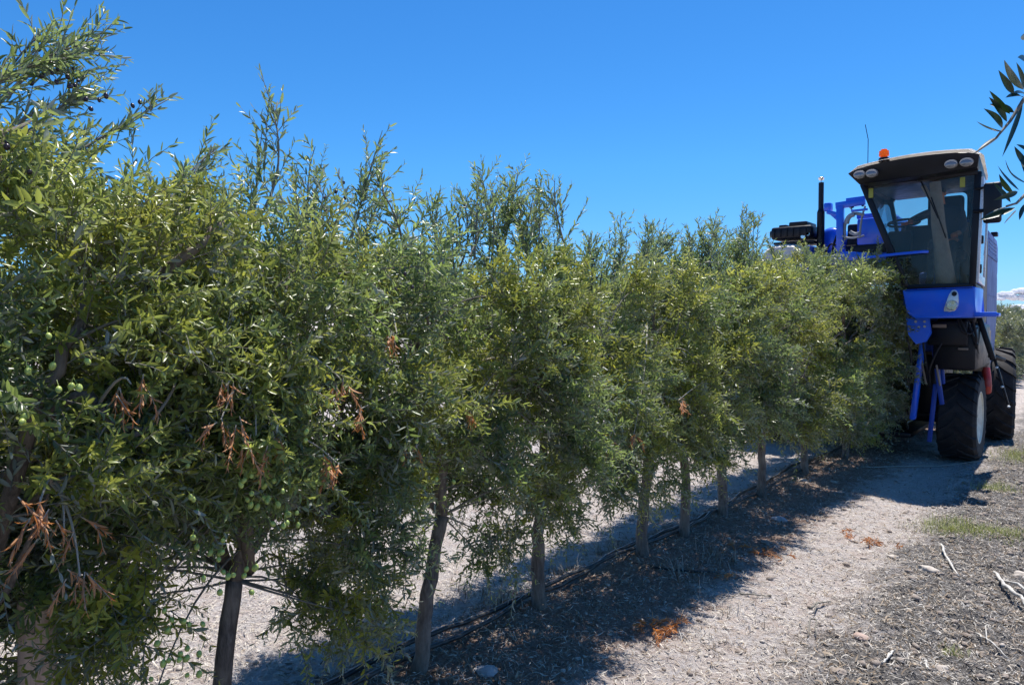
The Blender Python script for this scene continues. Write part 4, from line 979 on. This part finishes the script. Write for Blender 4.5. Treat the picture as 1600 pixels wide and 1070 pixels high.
olive_tree(4.68, 16, 'olive tree growing behind the tall plume, fifth visible trunk from the left', H=2.06, hx=.60, hy=.72, ncl=68, hi=True, lean=(0, .12), r=.046, zb=.72,
           tall=[(4.25, 2.42, .5, .25, 22), (4.45, 2.42, .5, .4, 22), (4.65, 2.38, .5, .5, 20), (4.05, 2.30, .4, .2, 14)], dead=[(950, 690, 1.0), (990, 680, .8)], ripe=[(925, 405, 6, .3), (1010, 430, 5, .3)])
olive_tree(5.35, 17, 'olive tree with slender pole-straight trunk, sixth visible trunk from the left', H=2.06, hx=.60, hy=.64, ncl=60, hi=False, r=.044, zb=.72, leaf_len=.047,
           tall=[(4.95, 2.38, .45, .5, 18), (5.30, 2.42, .5, .1, 18), (5.45, 2.48, .5, 0, 20)], dead=[(1060, 625, .8)])
olive_tree(6.13, 18, 'olive tree with the highest upright shoots, seventh visible trunk from the left', H=2.22, hx=.62, hy=.64, ncl=60, hi=False, r=.050, zb=.72, leaf_len=.047,
           tall=[(5.75, 2.58, .6, -.1, 24), (6.0, 2.62, .7, 0, 28), (6.2, 2.74, .8, 0, 34), (6.45, 2.56, .6, .15, 24), (6.1, 2.50, .6, 0, 24), (5.6, 2.42, .5, -.1, 18)])
olive_tree(7.05, 19, 'olive tree partly hiding its short trunk, eighth visible trunk from the left', H=2.22, hx=.62, hy=.68, ncl=60, hi=False, r=.045, zb=.66, warm0=.5, leaf_len=.050, tall=[(6.8, 2.42, .35, 0, 12)])
olive_tree(8.35, 20, 'yellow green olive tree close in front of the harvester, ninth visible trunk from the left', H=2.40, hx=.66, hy=.74, ncl=80, hi=False, r=.045, zb=.52, warm0=.6, leaf_len=.050, tall=[(8.7, 2.54, .3, .1, 10)])
olive_tree(9.72, 21, 'olive tree entering the mouth of the harvester, under its blue nose', X=-2.50, H=2.52, hx=.60, hy=.66, ncl=74, hi=False, r=.045, zb=.36, warm0=.3, leaf_len=.050, tall=[(9.2, 2.52, .3, 0, 8)])
# inside and beyond the harvester: one dusty, haze-paled tree of each size, then copies
olive_tree(11.0, 22, 'olive tree inside the picking tunnel between the front wheels', H=1.95, hx=.44, hy=.66, ncl=44, hi=False, zb=.45, leaf_len=.055)
olive_tree(12.3, 23, 'olive tree inside the picking tunnel near the rear wheels', H=1.95, hx=.44, hy=.66, ncl=44, hi=False, zb=.45, leaf_len=.055)
def copy_tree(o, loc, rz=0, s=1.0, label=None):
    c = o.copy(); COL.objects.link(c); c.location = loc; c.rotation_euler[2] = rz; c.scale = (s, s, s)
    if label: c['label'] = label
    for ch in list(o.children):
        k = ch.copy(); COL.objects.link(k); k.parent = c
    return c
fl = 'dusty grey green olive trees of the row beyond the harvester'
ft = olive_tree(14.9, 24, 'dusty haze-paled olive tree in the row behind the harvester', group=fl, H=2.12, hx=.62, hy=.75, ncl=60, nsh=36, hi=False, zb=.1, leaf='leaf_far', leaf_len=.062)
ft2 = olive_tree(16.2, 25, 'dusty haze-paled olive tree in the row behind the harvester', group=fl, H=2.02, hx=.66, hy=.75, ncl=60, nsh=36, hi=False, zb=.1, leaf='leaf_far', leaf_len=.062)
rng = np.random.default_rng(5)
for k in range(30):
    copy_tree((ft, ft2)[k % 2], (ROWX+rng.normal(0, .05), 17.5+k*1.3, -.03-.004*k), rng.choice([0, math.pi]), rng.uniform(.95, 1.05))

# the next row on the right only shows one branch; its tree stands just outside the frame
nb = olive_tree(1.75, 31, 'olive branch with long dark leaves reaching in at the upper right, from the neighbouring row', group='olive trees in the neighbouring row', X=1.25, H=2.4, hx=.55, hy=.55, ncl=40, nsh=12, hi=False, leaf_len=.050)
def near_branch():
    rng = np.random.default_rng(77); cr = Crown(True)
    def at(px, py, d):
        v = _ray(px, py); return np.array([v[0]*d, v[1]*d, EYE+v[2]*d])
    d0 = 1.18
    hub = np.array([.95, 1.75, 2.05])
    st1 = [hub, at(1700, 60, d0+.1), at(1640, 110, d0), at(1600, 155, d0), at(1578, 190, d0), at(1557, 215, d0-.01), at(1522, 240, d0-.02)]
    st2 = [hub, at(1720, 240, d0), at(1640, 285, d0-.05), at(1604, 302, d0-.05), at(1588, 318, d0-.05), at(1572, 322, d0-.05)]
    for st in (st1, st2):
        V, Q, T = tube_np(st, np.linspace(.005, .0012, len(st)), 6, False); cr.tw.add(V, Q)
    LS = [(1598, 160, 1566, 245, .15), (1599, 140, 1569, 94, .1), (1584, 146, 1560, 110, .2), (1578, 178, 1546, 142, .15), (1584, 176, 1546, 163, .25), (1597, 152, 1571, 153, .3), (1568, 206, 1526, 190, .3), (1566, 200, 1537, 170, .05), (1602, 142, 1588, 98, .2), (1606, 150, 1582, 146, .0),
          (1573, 190, 1545, 152, 0), (1560, 214, 1524, 240, .15),
          (1606, 264, 1585, 229, .1), (1603, 286, 1571, 250, .15), (1592, 297, 1559, 259, .2), (1583, 302, 1561, 272, .05), (1590, 300, 1553, 313, .25), (1579, 316, 1551, 285, .1), (1583, 321, 1538, 338, .25), (1586, 325, 1530, 344, .1), (1588, 330, 1569, 350, .1), (1602, 318, 1593, 344, .35), (1612, 240, 1588, 226, .2), (1605, 100, 1590, 90, .2), (1608, 60, 1595, 58, .1), (1606, 280, 1590, 240, .2)]
    tt = np.linspace(0, 1, 9); wv = np.sin(np.pi*tt**.85)**.8*(1-.25*tt); wv[0] = .08; wv[-1] = .02; LA = Acc(); nfc = []
    for (x0, y0, x1, y1, fl_) in LS:
        a = at(x0, y0, d0+rng.normal(0, .012)); b_ = at(x1, y1, d0+rng.normal(-.01, .025)); ld = b_-a; ln = np.linalg.norm(ld); ld /= ln
        nrm = unit(np.array([.5*rng.normal(), -.8, .8*rng.uniform(-.2, 1)])); lx = unit(np.cross(ld, nrm)); nn_ = np.cross(lx, ld)
        w_ = .0058*rng.uniform(.85, 1.2); cu = rng.normal(0, .10)
        mid = a + ld*(tt*ln)[:, None] + nn_*(cu*ln*tt*(1-tt)*2)[:, None] + lx*(rng.normal(0, .05)*ln*tt*(1-tt)*2)[:, None]
        L_ = mid - lx*(wv*w_)[:, None] + nn_*(wv*w_*.35)[:, None]; R_ = mid + lx*(wv*w_)[:, None] + nn_*(wv*w_*.35)[:, None]
        V = np.vstack([L_, mid, R_]); i_ = np.arange(8); Q = np.vstack([np.stack([i_, 9+i_, 10+i_, 1+i_], -1), np.stack([9+i_, 18+i_, 19+i_, 10+i_], -1)])
        LA.add(V, Q); nfc.append(len(Q))
    tone = np.repeat(rng.uniform(0, .6, len(nfc)), nfc)
    TV = np.vstack(cr.tw.V); TQ = np.vstack(cr.tw.Q); LV = np.vstack(LA.V); LQ = np.vstack(LA.Q)
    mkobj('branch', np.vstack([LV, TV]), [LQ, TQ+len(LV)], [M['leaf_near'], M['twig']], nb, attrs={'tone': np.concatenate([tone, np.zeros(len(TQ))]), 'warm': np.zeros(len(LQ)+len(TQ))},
          matidx=[np.zeros(len(LQ)), np.ones(len(TQ))], smooth=True)
near_branch()

# ================================================================== POST AND DRIP PIPES
b = BM(); pc = (-2.50, .82); b.cyl((pc[0], pc[1], -.1), (pc[0], pc[1], .915), .056, .050, 22, .008)
tag(b.obj('post', M['post']), 'tan weathered wooden post at the lower left corner beneath the foliage', 'post')
def pipe(name, x0, label, seed, rr=.014, side=0):
    rng = np.random.default_rng(seed); Y_ = np.arange(-1, 30, .12)
    ph = rng.uniform(0, 6, 3)
    X_ = x0 + .035*np.sin(Y_*.9+ph[0]) + .02*np.sin(Y_*2.3+ph[1]) + .01*np.sin(Y_*5+ph[2])
    Z_ = ground_z(X_, Y_)+rr*.9+.03+.012*np.sin(Y_*3.1+ph[1])
    V, Q, T = tube_np(np.stack([X_, Y_, Z_], -1), rr, 8)
    tag(mkobj(name, V, [Q, T], M['pipe'], smooth=True), label, 'pipe', 'black drip irrigation pipes along the trunks')
pipe('drip_pipe', -2.70, 'black drip pipe running just behind the trunks, farther of the pair', 1)
pipe('drip_pipe', -2.635, 'black drip pipe running along the foot of the trunks, nearer of the pair', 2, .013)
pts = [onG(985, 878, .06), onG(1010, 884, .04), onG(1045, 893, .03), onG(1085, 898, .03), onG(1120, 893, .02)]
V, Q, T = tube_np(bez(pts[0], pts[2], pts[4], 14), .008, 8); tag(mkobj('drip_pipe', V, [Q, T], M['pipe'], smooth=True), 'short black side pipe lying in the shade right of the fifth trunk', 'pipe')

# ================================================================== FLOOR LITTER
def scatter(name, label, cat, n, xr, yr, mat, length, width, seed, lift=.012, tilt=.35, curl=.25, dens=None, bias=1.6, group=None):
    rng = np.random.default_rng(seed)
    x = rng.uniform(*xr, n); y = yr[0] + (yr[1]-yr[0])*rng.random(n)**bias
    if dens is not None:
        k = rng.random(n) < dens(x, y); x, y = x[k], y[k]
    n = len(x); z = ground_z(x, y)+lift*rng.random(n)
    a = rng.uniform(0, 6.28, n); el = np.abs(rng.normal(0, tilt, n))
    d = np.stack([np.cos(a)*np.cos(el), np.sin(a)*np.cos(el), np.sin(el)], -1)
    nr = unit(np.stack([rng.normal(0, .45, n), rng.normal(0, .45, n), np.ones(n)], -1)); lx = unit(np.cross(d, nr)); nr = np.cross(lx, d)
    L = length*np.exp(rng.normal(0, .35, n)); Wd = width*np.exp(rng.normal(0, .3, n)); cu = rng.normal(0, curl, n)
    t = np.array([0, .33, .66, 1.]); wv = np.array([.25, 1, .9, .15])
    side = rng.normal(0, curl*.8, n)
    c = np.stack([x, y, z], -1)[:, None] + d[:, None]*(t[None]*L[:, None])[..., None] + nr[:, None]*((cu*L)[:, None]*(t*(1-t))[None]*2)[..., None] + lx[:, None]*((side*L)[:, None]*(t*(1-t))[None]*2)[..., None]
    V = np.stack([c-lx[:, None]*(wv[None]*Wd[:, None]/2)[..., None], c+lx[:, None]*(wv[None]*Wd[:, None]/2)[..., None]], 2).reshape(-1, 3)
    base = np.arange(n)[:, None]*8; q = np.array([[0, 1, 3, 2], [2, 3, 5, 4], [4, 5, 7, 6]])
    Q = (base[..., None]+q[None]).reshape(-1, 4)
    tone = np.repeat(rng.random(n), 3)
    o = mkobj(name, V, [Q], M[mat], attrs={'tone': tone, 'warm': np.zeros(len(Q))})
    tag(o, label, cat, group, 'stuff'); return o
def band(x, a, b, s): return 1/(1+np.exp(-(x-a)/s)) * 1/(1+np.exp((x-b)/s))
patch = lambda x, y, s, q=1.6: np.clip((vnoise(x*q, y*q, s)-.35)*3, 0, 1)
scatter('leaf_litter', 'dry fallen olive leaves strewn over the orchard floor', 'leaf litter', 46000, (-3.6, .3), (1.2, 14), 'dryleaf', .032, .0065, 1,
        dens=lambda x, y: .10 + .85*np.exp(-((x+2.5)/.45)**2) + .75*(1/(1+np.exp(-(x+1.15)/.12))))
scatter('straw', 'pale crushed straw and bark shreds along the wheel track', 'straw', 85000, (-5.5, .3), (1.2, 16), 'straw', .035, .0035, 2, tilt=.2, curl=.3)
scatter('mulch', 'dark shredded prunings on the strip right of the track', 'mulch', 60000, (-1.6, .5), (2.4, 12), 'shred', .021, .0035, 3, tilt=.3, dens=lambda x, y: 1/(1+np.exp(-(x+1.1)/.15)))
scatter('twig_debris', 'thin dark broken twigs scattered over the floor', 'twigs', 3200, (-2.6, .4), (2.0, 12), 'dryleaf', .07, .0035, 8, tilt=.15, curl=.2)
def stones(name, n, seed, xr, yr, smin, smax, dens=None, label='', mat='ground', flat=.6):
    rng = np.random.default_rng(seed)
    bm = bmesh.new(); bmesh.ops.create_icosphere(bm, subdivisions=1, radius=1); bm.verts.ensure_lookup_table()
    T = np.array([v.co for v in bm.verts]); Fc = np.array([[v.index for v in f.verts] for f in bm.faces]); bm.free()
    x = rng.uniform(*xr, n); y = yr[0]+(yr[1]-yr[0])*rng.random(n)**1.5
    if dens is not None: k = rng.random(n) < dens(x, y); x, y = x[k], y[k]
    n = len(x); s = smin*(smax/smin)**(rng.random(n)**2.2)
    V = T[None]*(1+rng.normal(0, .16, (n, len(T), 1)))*s[:, None, None]*np.stack([rng.uniform(.7, 1.3, n), rng.uniform(.7, 1.3, n), np.full(n, flat)], -1)[:, None]
    a = rng.uniform(0, 6.28, n); ca, sa = np.cos(a)[:, None], np.sin(a)[:, None]
    V = np.stack([V[..., 0]*ca-V[..., 1]*sa+x[:, None], V[..., 0]*sa+V[..., 1]*ca+y[:, None], V[..., 2]+(ground_z(x, y)+s*.25)[:, None]], -1)
    F_ = (Fc[None]+(np.arange(n)*len(T))[:, None, None]).reshape(-1, 3)
    tag(mkobj(name, V.reshape(-1, 3), [F_], M[mat]), label, name.replace('_', ' '), kind='stuff')
M['stone'] = plain('pale_stone', (0.50, 0.44, 0.38), 0.85, dirt=0.8, dcol=(0.30, 0.24, 0.20), scale=30, bump=.4)
M['clod'] = plain('earth_clod', (0.24, 0.19, 0.155), 0.95, dirt=0.8, dcol=(0.42, 0.36, 0.31), scale=25, bump=.5)
stones('pebbles', 5200, 4, (-5, .4), (1.2, 14), .003, .018, label='small pale pebbles scattered on the floor', mat='stone')
stones('soil_clods', 7000, 6, (-3.2, .5), (1.8, 13), .006, .034, dens=lambda x, y: .12+.88/(1+np.exp(-(x+1.05)/.1)), label='crumbly dark earth clods right of the track', mat='clod')

# single stones one can point at
def stone(px, py, s, label, seed, mat='stone'):
    c = onG(px, py); rng = np.random.default_rng(seed); bm = BM()
    bmesh.ops.create_icosphere(bm.b, subdivisions=3, radius=1)
    for v in bm.b.verts:
        n_ = vnoise(np.array(v.co.x*2+seed*3.3), np.array(v.co.y*2+v.co.z*1.7), seed); n2 = vnoise(np.array(v.co.x*6+seed), np.array(v.co.z*6+v.co.y*4), seed+5)
        v.co *= s*(.75+.5*float(n_)+.12*float(n2)); v.co.z *= .55; v.co.x *= 1.25
        v.co += Vector((c[0], c[1], float(ground_z(c[0], c[1]))+s*.2))
    tag(bm.obj('stone', M[mat], ang=60), label, 'stone', 'loose stones on the orchard floor')
M['stoneblue'] = plain('grey_stone', (0.40, 0.40, 0.42), 0.8, dirt=0.6, dcol=(0.25, 0.22, 0.20), scale=30, bump=.4)
M['stonered'] = plain('reddish_stone', (0.40, 0.28, 0.23), 0.85, dirt=0.6, dcol=(0.52, 0.42, 0.34), scale=24, bump=.4)
stone(760, 1062, .045, 'pale grey stone at the bottom edge right of the leaning curved trunk', 1, 'stoneblue')
stone(1345, 1000, .032, 'flat reddish stone on the pale track near the bottom of the photo', 2, 'stonered')
stone(1255, 757, .035, 'small pale stone in the shade in front of the ninth trunk', 3)
stone(1302, 756, .03, 'white pebble-like stone in the harvester shadow', 4)
stone(1218, 815, .05, 'grey stone in the hedge shadow right of the thick seventh trunk', 5, 'stoneblue')
stone(1197, 850, .035, 'brownish stone at the edge of the hedge shadow', 6, 'clod')
stone(1600, 905, .05, 'pale stone at the right edge above the forked bleached stick', 7)
stone(1450, 895, .05, 'white chalky lump beside the upper curved stick', 8)
stone(1310, 1053, .03, 'dark brown lump at the bottom edge of the rough strip', 9, 'clod')
stone(1470, 1045, .028, 'small white stone at the bottom right', 10)
stone(1395, 870, .03, 'rounded stone left of the upper curved stick', 11)

def stick(pts, r0, r1, label, mat='deadwood', flat=False, fork=None, seed=0, cat='stick'):
    P = []
    for px, py, h in pts:
        g0 = onG(px, py); P.append((g0[0], g0[1], float(ground_z(g0[0], g0[1]))+h))
    P = np.array(P); n_ = 12; ti = np.linspace(0, len(P)-1, n_); rng = np.random.default_rng(seed)
    L = np.stack([np.interp(ti, range(len(P)), P[:, c]) for c in range(3)], -1); L[1:-1] += rng.normal(0, .0025, (n_-2, 3)); L[:, 2] += r0*.6
    A = Acc(); L[1:-1] += rng.normal(0, r0*.35, (n_-2, 3)); A.tube(L, np.linspace(r0, r1, n_)*rng.uniform(.75, 1.2, n_), 6, rough=.22, rng=rng)
    if fork is not None:
        Q_ = np.array([L[fork[0]], *[(*onG(px, py)[:2], float(ground_z(*onG(px, py)[:2]))+h) for px, py, h in fork[1]]]); A.tube(Q_, np.linspace(r0*.7, r1*.6, len(Q_)), 7, rough=.1, rng=rng)
    tag(A.obj('stick', M[mat]), label, cat, 'broken sticks on the orchard floor')
stick([(1470, 857, .02), (1478, 880, .03), (1498, 907, .01)], .009, .006, 'curved bleached stick lying on the rough strip, uppermost of the pale sticks', seed=1)
stick([(1553, 905, .03), (1572, 932, .03), (1610, 965, .03)], .013, .011, 'thick forked bleached stick at the right edge', fork=(3, [(1590, 932, .04), (1612, 945, .04)]), seed=2)
stick([(1525, 998, .02), (1545, 1013, .03), (1574, 1032, .01)], .005, .003, 'thin pale stick below the forked bleached stick', fork=(4, [(1540, 992, .03)]), seed=3)
stick([(1395, 1028, .01), (1378, 1045, .02)], .007, .004, 'short thin pale stick at the bottom of the track', seed=4)
stick([(1267, 950, .03), (1280, 944, .035), (1298, 937, .01)], .008, .004, 'dark twig standing proud in the middle of the pale track', 'twig', fork=(5, [(1272, 956, .02)]), seed=5)
stick([(1262, 993, .01), (1265, 975, .06), (1276, 978, .05), (1275, 992, .01)], .005, .003, 'small dark hooked twig near the bottom of the track', 'twig', seed=6)
stick([(1155, 932, .01), (1180, 935, .02), (1205, 930, .01)], .006, .003, 'dark straight twig on the left side of the track', 'twig', seed=7)
stick([(1212, 1030, .01), (1252, 1033, .01)], .006, .003, 'short dark twig lying level at the bottom of the track', 'twig', seed=8)
stick([(1345, 662+70, .01), (1480, 727, .02), (1540, 722, .02)], .006, .004, 'thin pale twig lying in the shadow in front of the front wheel', 'twig_pale', seed=9)
stick([(1445, 1035, .0), (1450, 1052, .01)], .008, .006, 'stubby bleached stick upright in the photo at the bottom right', seed=10)

# dried orange prunings lying on the floor
def pruning(px, py, k, sz, label, seed, spreadx=.12):
    rng = np.random.default_rng(seed); c = np.array(onG(px, py)); c[2] = float(ground_z(c[0], c[1]))+.015
    cr = Crown(True)
    P = c + np.stack([rng.normal(0, spreadx, k), rng.normal(0, spreadx*.6, k), rng.uniform(0, .03, k)], -1)
    a = rng.uniform(0, 6.28, k); D = np.stack([np.cos(a), np.sin(a), rng.uniform(-.1, .5, k)], -1)
    cr.add(rng, P, D, rng.uniform(.06, .16, k)*sz, rng.uniform(.1, .9, k), np.zeros(k), .042, .011, .35, spread=.7, leaf_w=.2)
    tag(cr.obj('dry_pruning', None, M['dead'], M['twig_pale']), label, 'dry branch', 'dried orange prunings on the floor')
pruning(1035, 985, 15, 1.0, 'large orange dried pruning at the edge of the hedge shadow, nearest of them', 1, .09)
pruning(1150, 910, 4, .7, 'small orange dried pruning up the track from the largest one', 2, .04)
pruning(1368, 848, 8, .9, 'orange dried pruning in the middle of the sunny track, farthest of them', 3, .07)
pruning(1190, 868, 12, .9, 'reddish brown dried pruning along the edge of the hedge shadow', 4, .12)

# dried weeds below the hedge, grass on the right
def tuft(name, label, cat, c, k, h, sp, mat, seed, group=None, kind='stuff', wd=.004):
    rng = np.random.default_rng(seed); x = c[0]+rng.normal(0, sp[0], k); y = c[1]+rng.normal(0, sp[1], k); z = ground_z(x, y)-.005
    H_ = h*rng.uniform(.5, 1.2, k); a = rng.uniform(0, 6.28, k); ln = rng.uniform(.1, .9, k)
    t = np.array([0, .4, .75, 1.0]); d = np.stack([np.cos(a), np.sin(a)], -1); s = np.stack([-np.sin(a), np.cos(a), 0*a], -1)
    c_ = np.stack([x[:, None]+d[:, :1]*(ln*H_)[:, None]*t**1.8, y[:, None]+d[:, 1:]*(ln*H_)[:, None]*t**1.8, z[:, None]+H_[:, None]*t*(1-.25*ln[:, None]*t)], -1)
    wv = np.array([1, .8, .5, .08])*wd/2
    V = np.stack([c_-s[:, None]*wv[None, :, None], c_+s[:, None]*wv[None, :, None]], 2).reshape(-1, 3)
    Q = (np.arange(k)[:, None, None]*8+np.array([[0, 1, 3, 2], [2, 3, 5, 4], [4, 5, 7, 6]])[None]).reshape(-1, 4)
    tag(mkobj(name, V, [Q], M[mat], attrs={'tone': np.repeat(rng.random(k), 3), 'warm': np.zeros(3*k)}), label, cat, group, kind)
tuft('grass_patch', 'yellow green grass patch on the rough strip, left of the two in the middle distance', 'grass', onG(1485, 828), 620, .085, (.12, .16), 'grass', 1, 'grass patches beside the track')
tuft('grass_patch', 'yellow green grass patch near the right edge level with the upper curved stick', 'grass', onG(1560, 838), 560, .075, (.16, .12), 'grass', 2, 'grass patches beside the track')
tuft('grass_patch', 'yellow green grass patch just in front of the rear wheel', 'grass', onG(1592, 716), 700, .09, (.14, .3), 'grass', 3, 'grass patches beside the track')
tuft('grass_patch', 'grassy tuft at the corner of the harvester shadow', 'grass', onG(1555, 765), 380, .08, (.1, .1), 'grass', 4, 'grass patches beside the track')
tuft('grass_patch', 'tiny green tuft near the bottom right corner', 'grass', onG(1492, 1022), 90, .05, (.04, .04), 'grass', 5, 'grass patches beside the track')
tuft('grass_patch', 'green tuft in the sunny strip seen through the gap left of the leaning curved trunk', 'grass', onG(585, 915), 160, .07, (.06, .06), 'grass', 6, 'grass patches beside the track')
rngw = np.random.default_rng(9)
for q, (px, py, lb) in enumerate(((735, 935, 'dried brown weed between the leaning trunk and the fourth trunk'), (780, 955, 'dried brown weed close to the foot of the fourth trunk'), (1120, 880, 'dried weed right of the sixth trunk in the hedge shadow'),
                       (1065, 905, 'dried weed in the hedge shadow near the side pipe'), (890, 905, 'dried weed behind the drip pipes between the fourth and fifth trunks'), (940, 870, 'dried weed just left of the fifth trunk'), (1160, 965, 'dried straw tuft on the left border of the track'), (1110, 1000, 'dried straw tuft right of the largest orange pruning'))):
    tuft('dry_weed', lb, 'weed', onG(px, py), 45, .06 if q > 5 else .12, (.08, .08), 'straw' if q > 5 else 'dryleaf', 20+q, 'dried weeds around the hedge foot', wd=.006)

# ================================================================== CLOUDS
def cloud(c, sx, sz, seed, label):
    rng = np.random.default_rng(seed); b = BM(); k = 34
    for q in range(k):
        u = rng.uniform(-1, 1); hgt = (1-u*u)*rng.uniform(0, 1); s = sx*.16*rng.uniform(.6, 1.3)*(1.1-.5*abs(u))
        b.ell((c[0]+u*sx*_R[0]+rng.normal(0, sx*.1), c[1]+u*sx*_R[1]+rng.normal(0, sx*.1), c[2]+hgt*sz), s*1.5, s*1.5, s*.55*sz/sx*3.2, 12)
    m, n, out = newmat('cloud_white'); d = N(n, 'ShaderNodeBsdfDiffuse'); d.inputs[0].default_value = (.92, .93, .95, 1); tl = N(n, 'ShaderNodeBsdfTranslucent'); tl.inputs[0].default_value = (.92, .93, .95, 1)
    t = N(n, 'ShaderNodeBsdfTransparent'); lw = N(n, 'ShaderNodeLayerWeight', Blend=0.3); mx = N(n, 'ShaderNodeMixShader'); m2 = N(n, 'ShaderNodeMixShader'); m2.inputs[0].default_value = .5
    n.links.new(d.outputs[0], m2.inputs[1]); n.links.new(tl.outputs[0], m2.inputs[2])
    n.links.new(ramp(n, lw.outputs['Facing'], [(0.35, (0, 0, 0)), (0.95, (1, 1, 1))]), mx.inputs[0]); n.links.new(m2.outputs[0], mx.inputs[1]); n.links.new(t.outputs[0], mx.inputs[2]); n.links.new(mx.outputs[0], out.inputs[0])
    M['cloud'] = m
    tag(b.obj('cloud', m), label, 'cloud', 'white clouds low on the horizon')
def far(px, py, d): v = _ray(px, py); return (v[0]*d, v[1]*d, EYE+v[2]*d)
cloud(far(1590, 468, 3300), 95, 42, 1, 'upper white puffy cloud just right of the harvester')
cloud(far(1600, 486, 3500), 170, 26, 2, 'lower flat white cloud bank just above the horizon at the right edge')
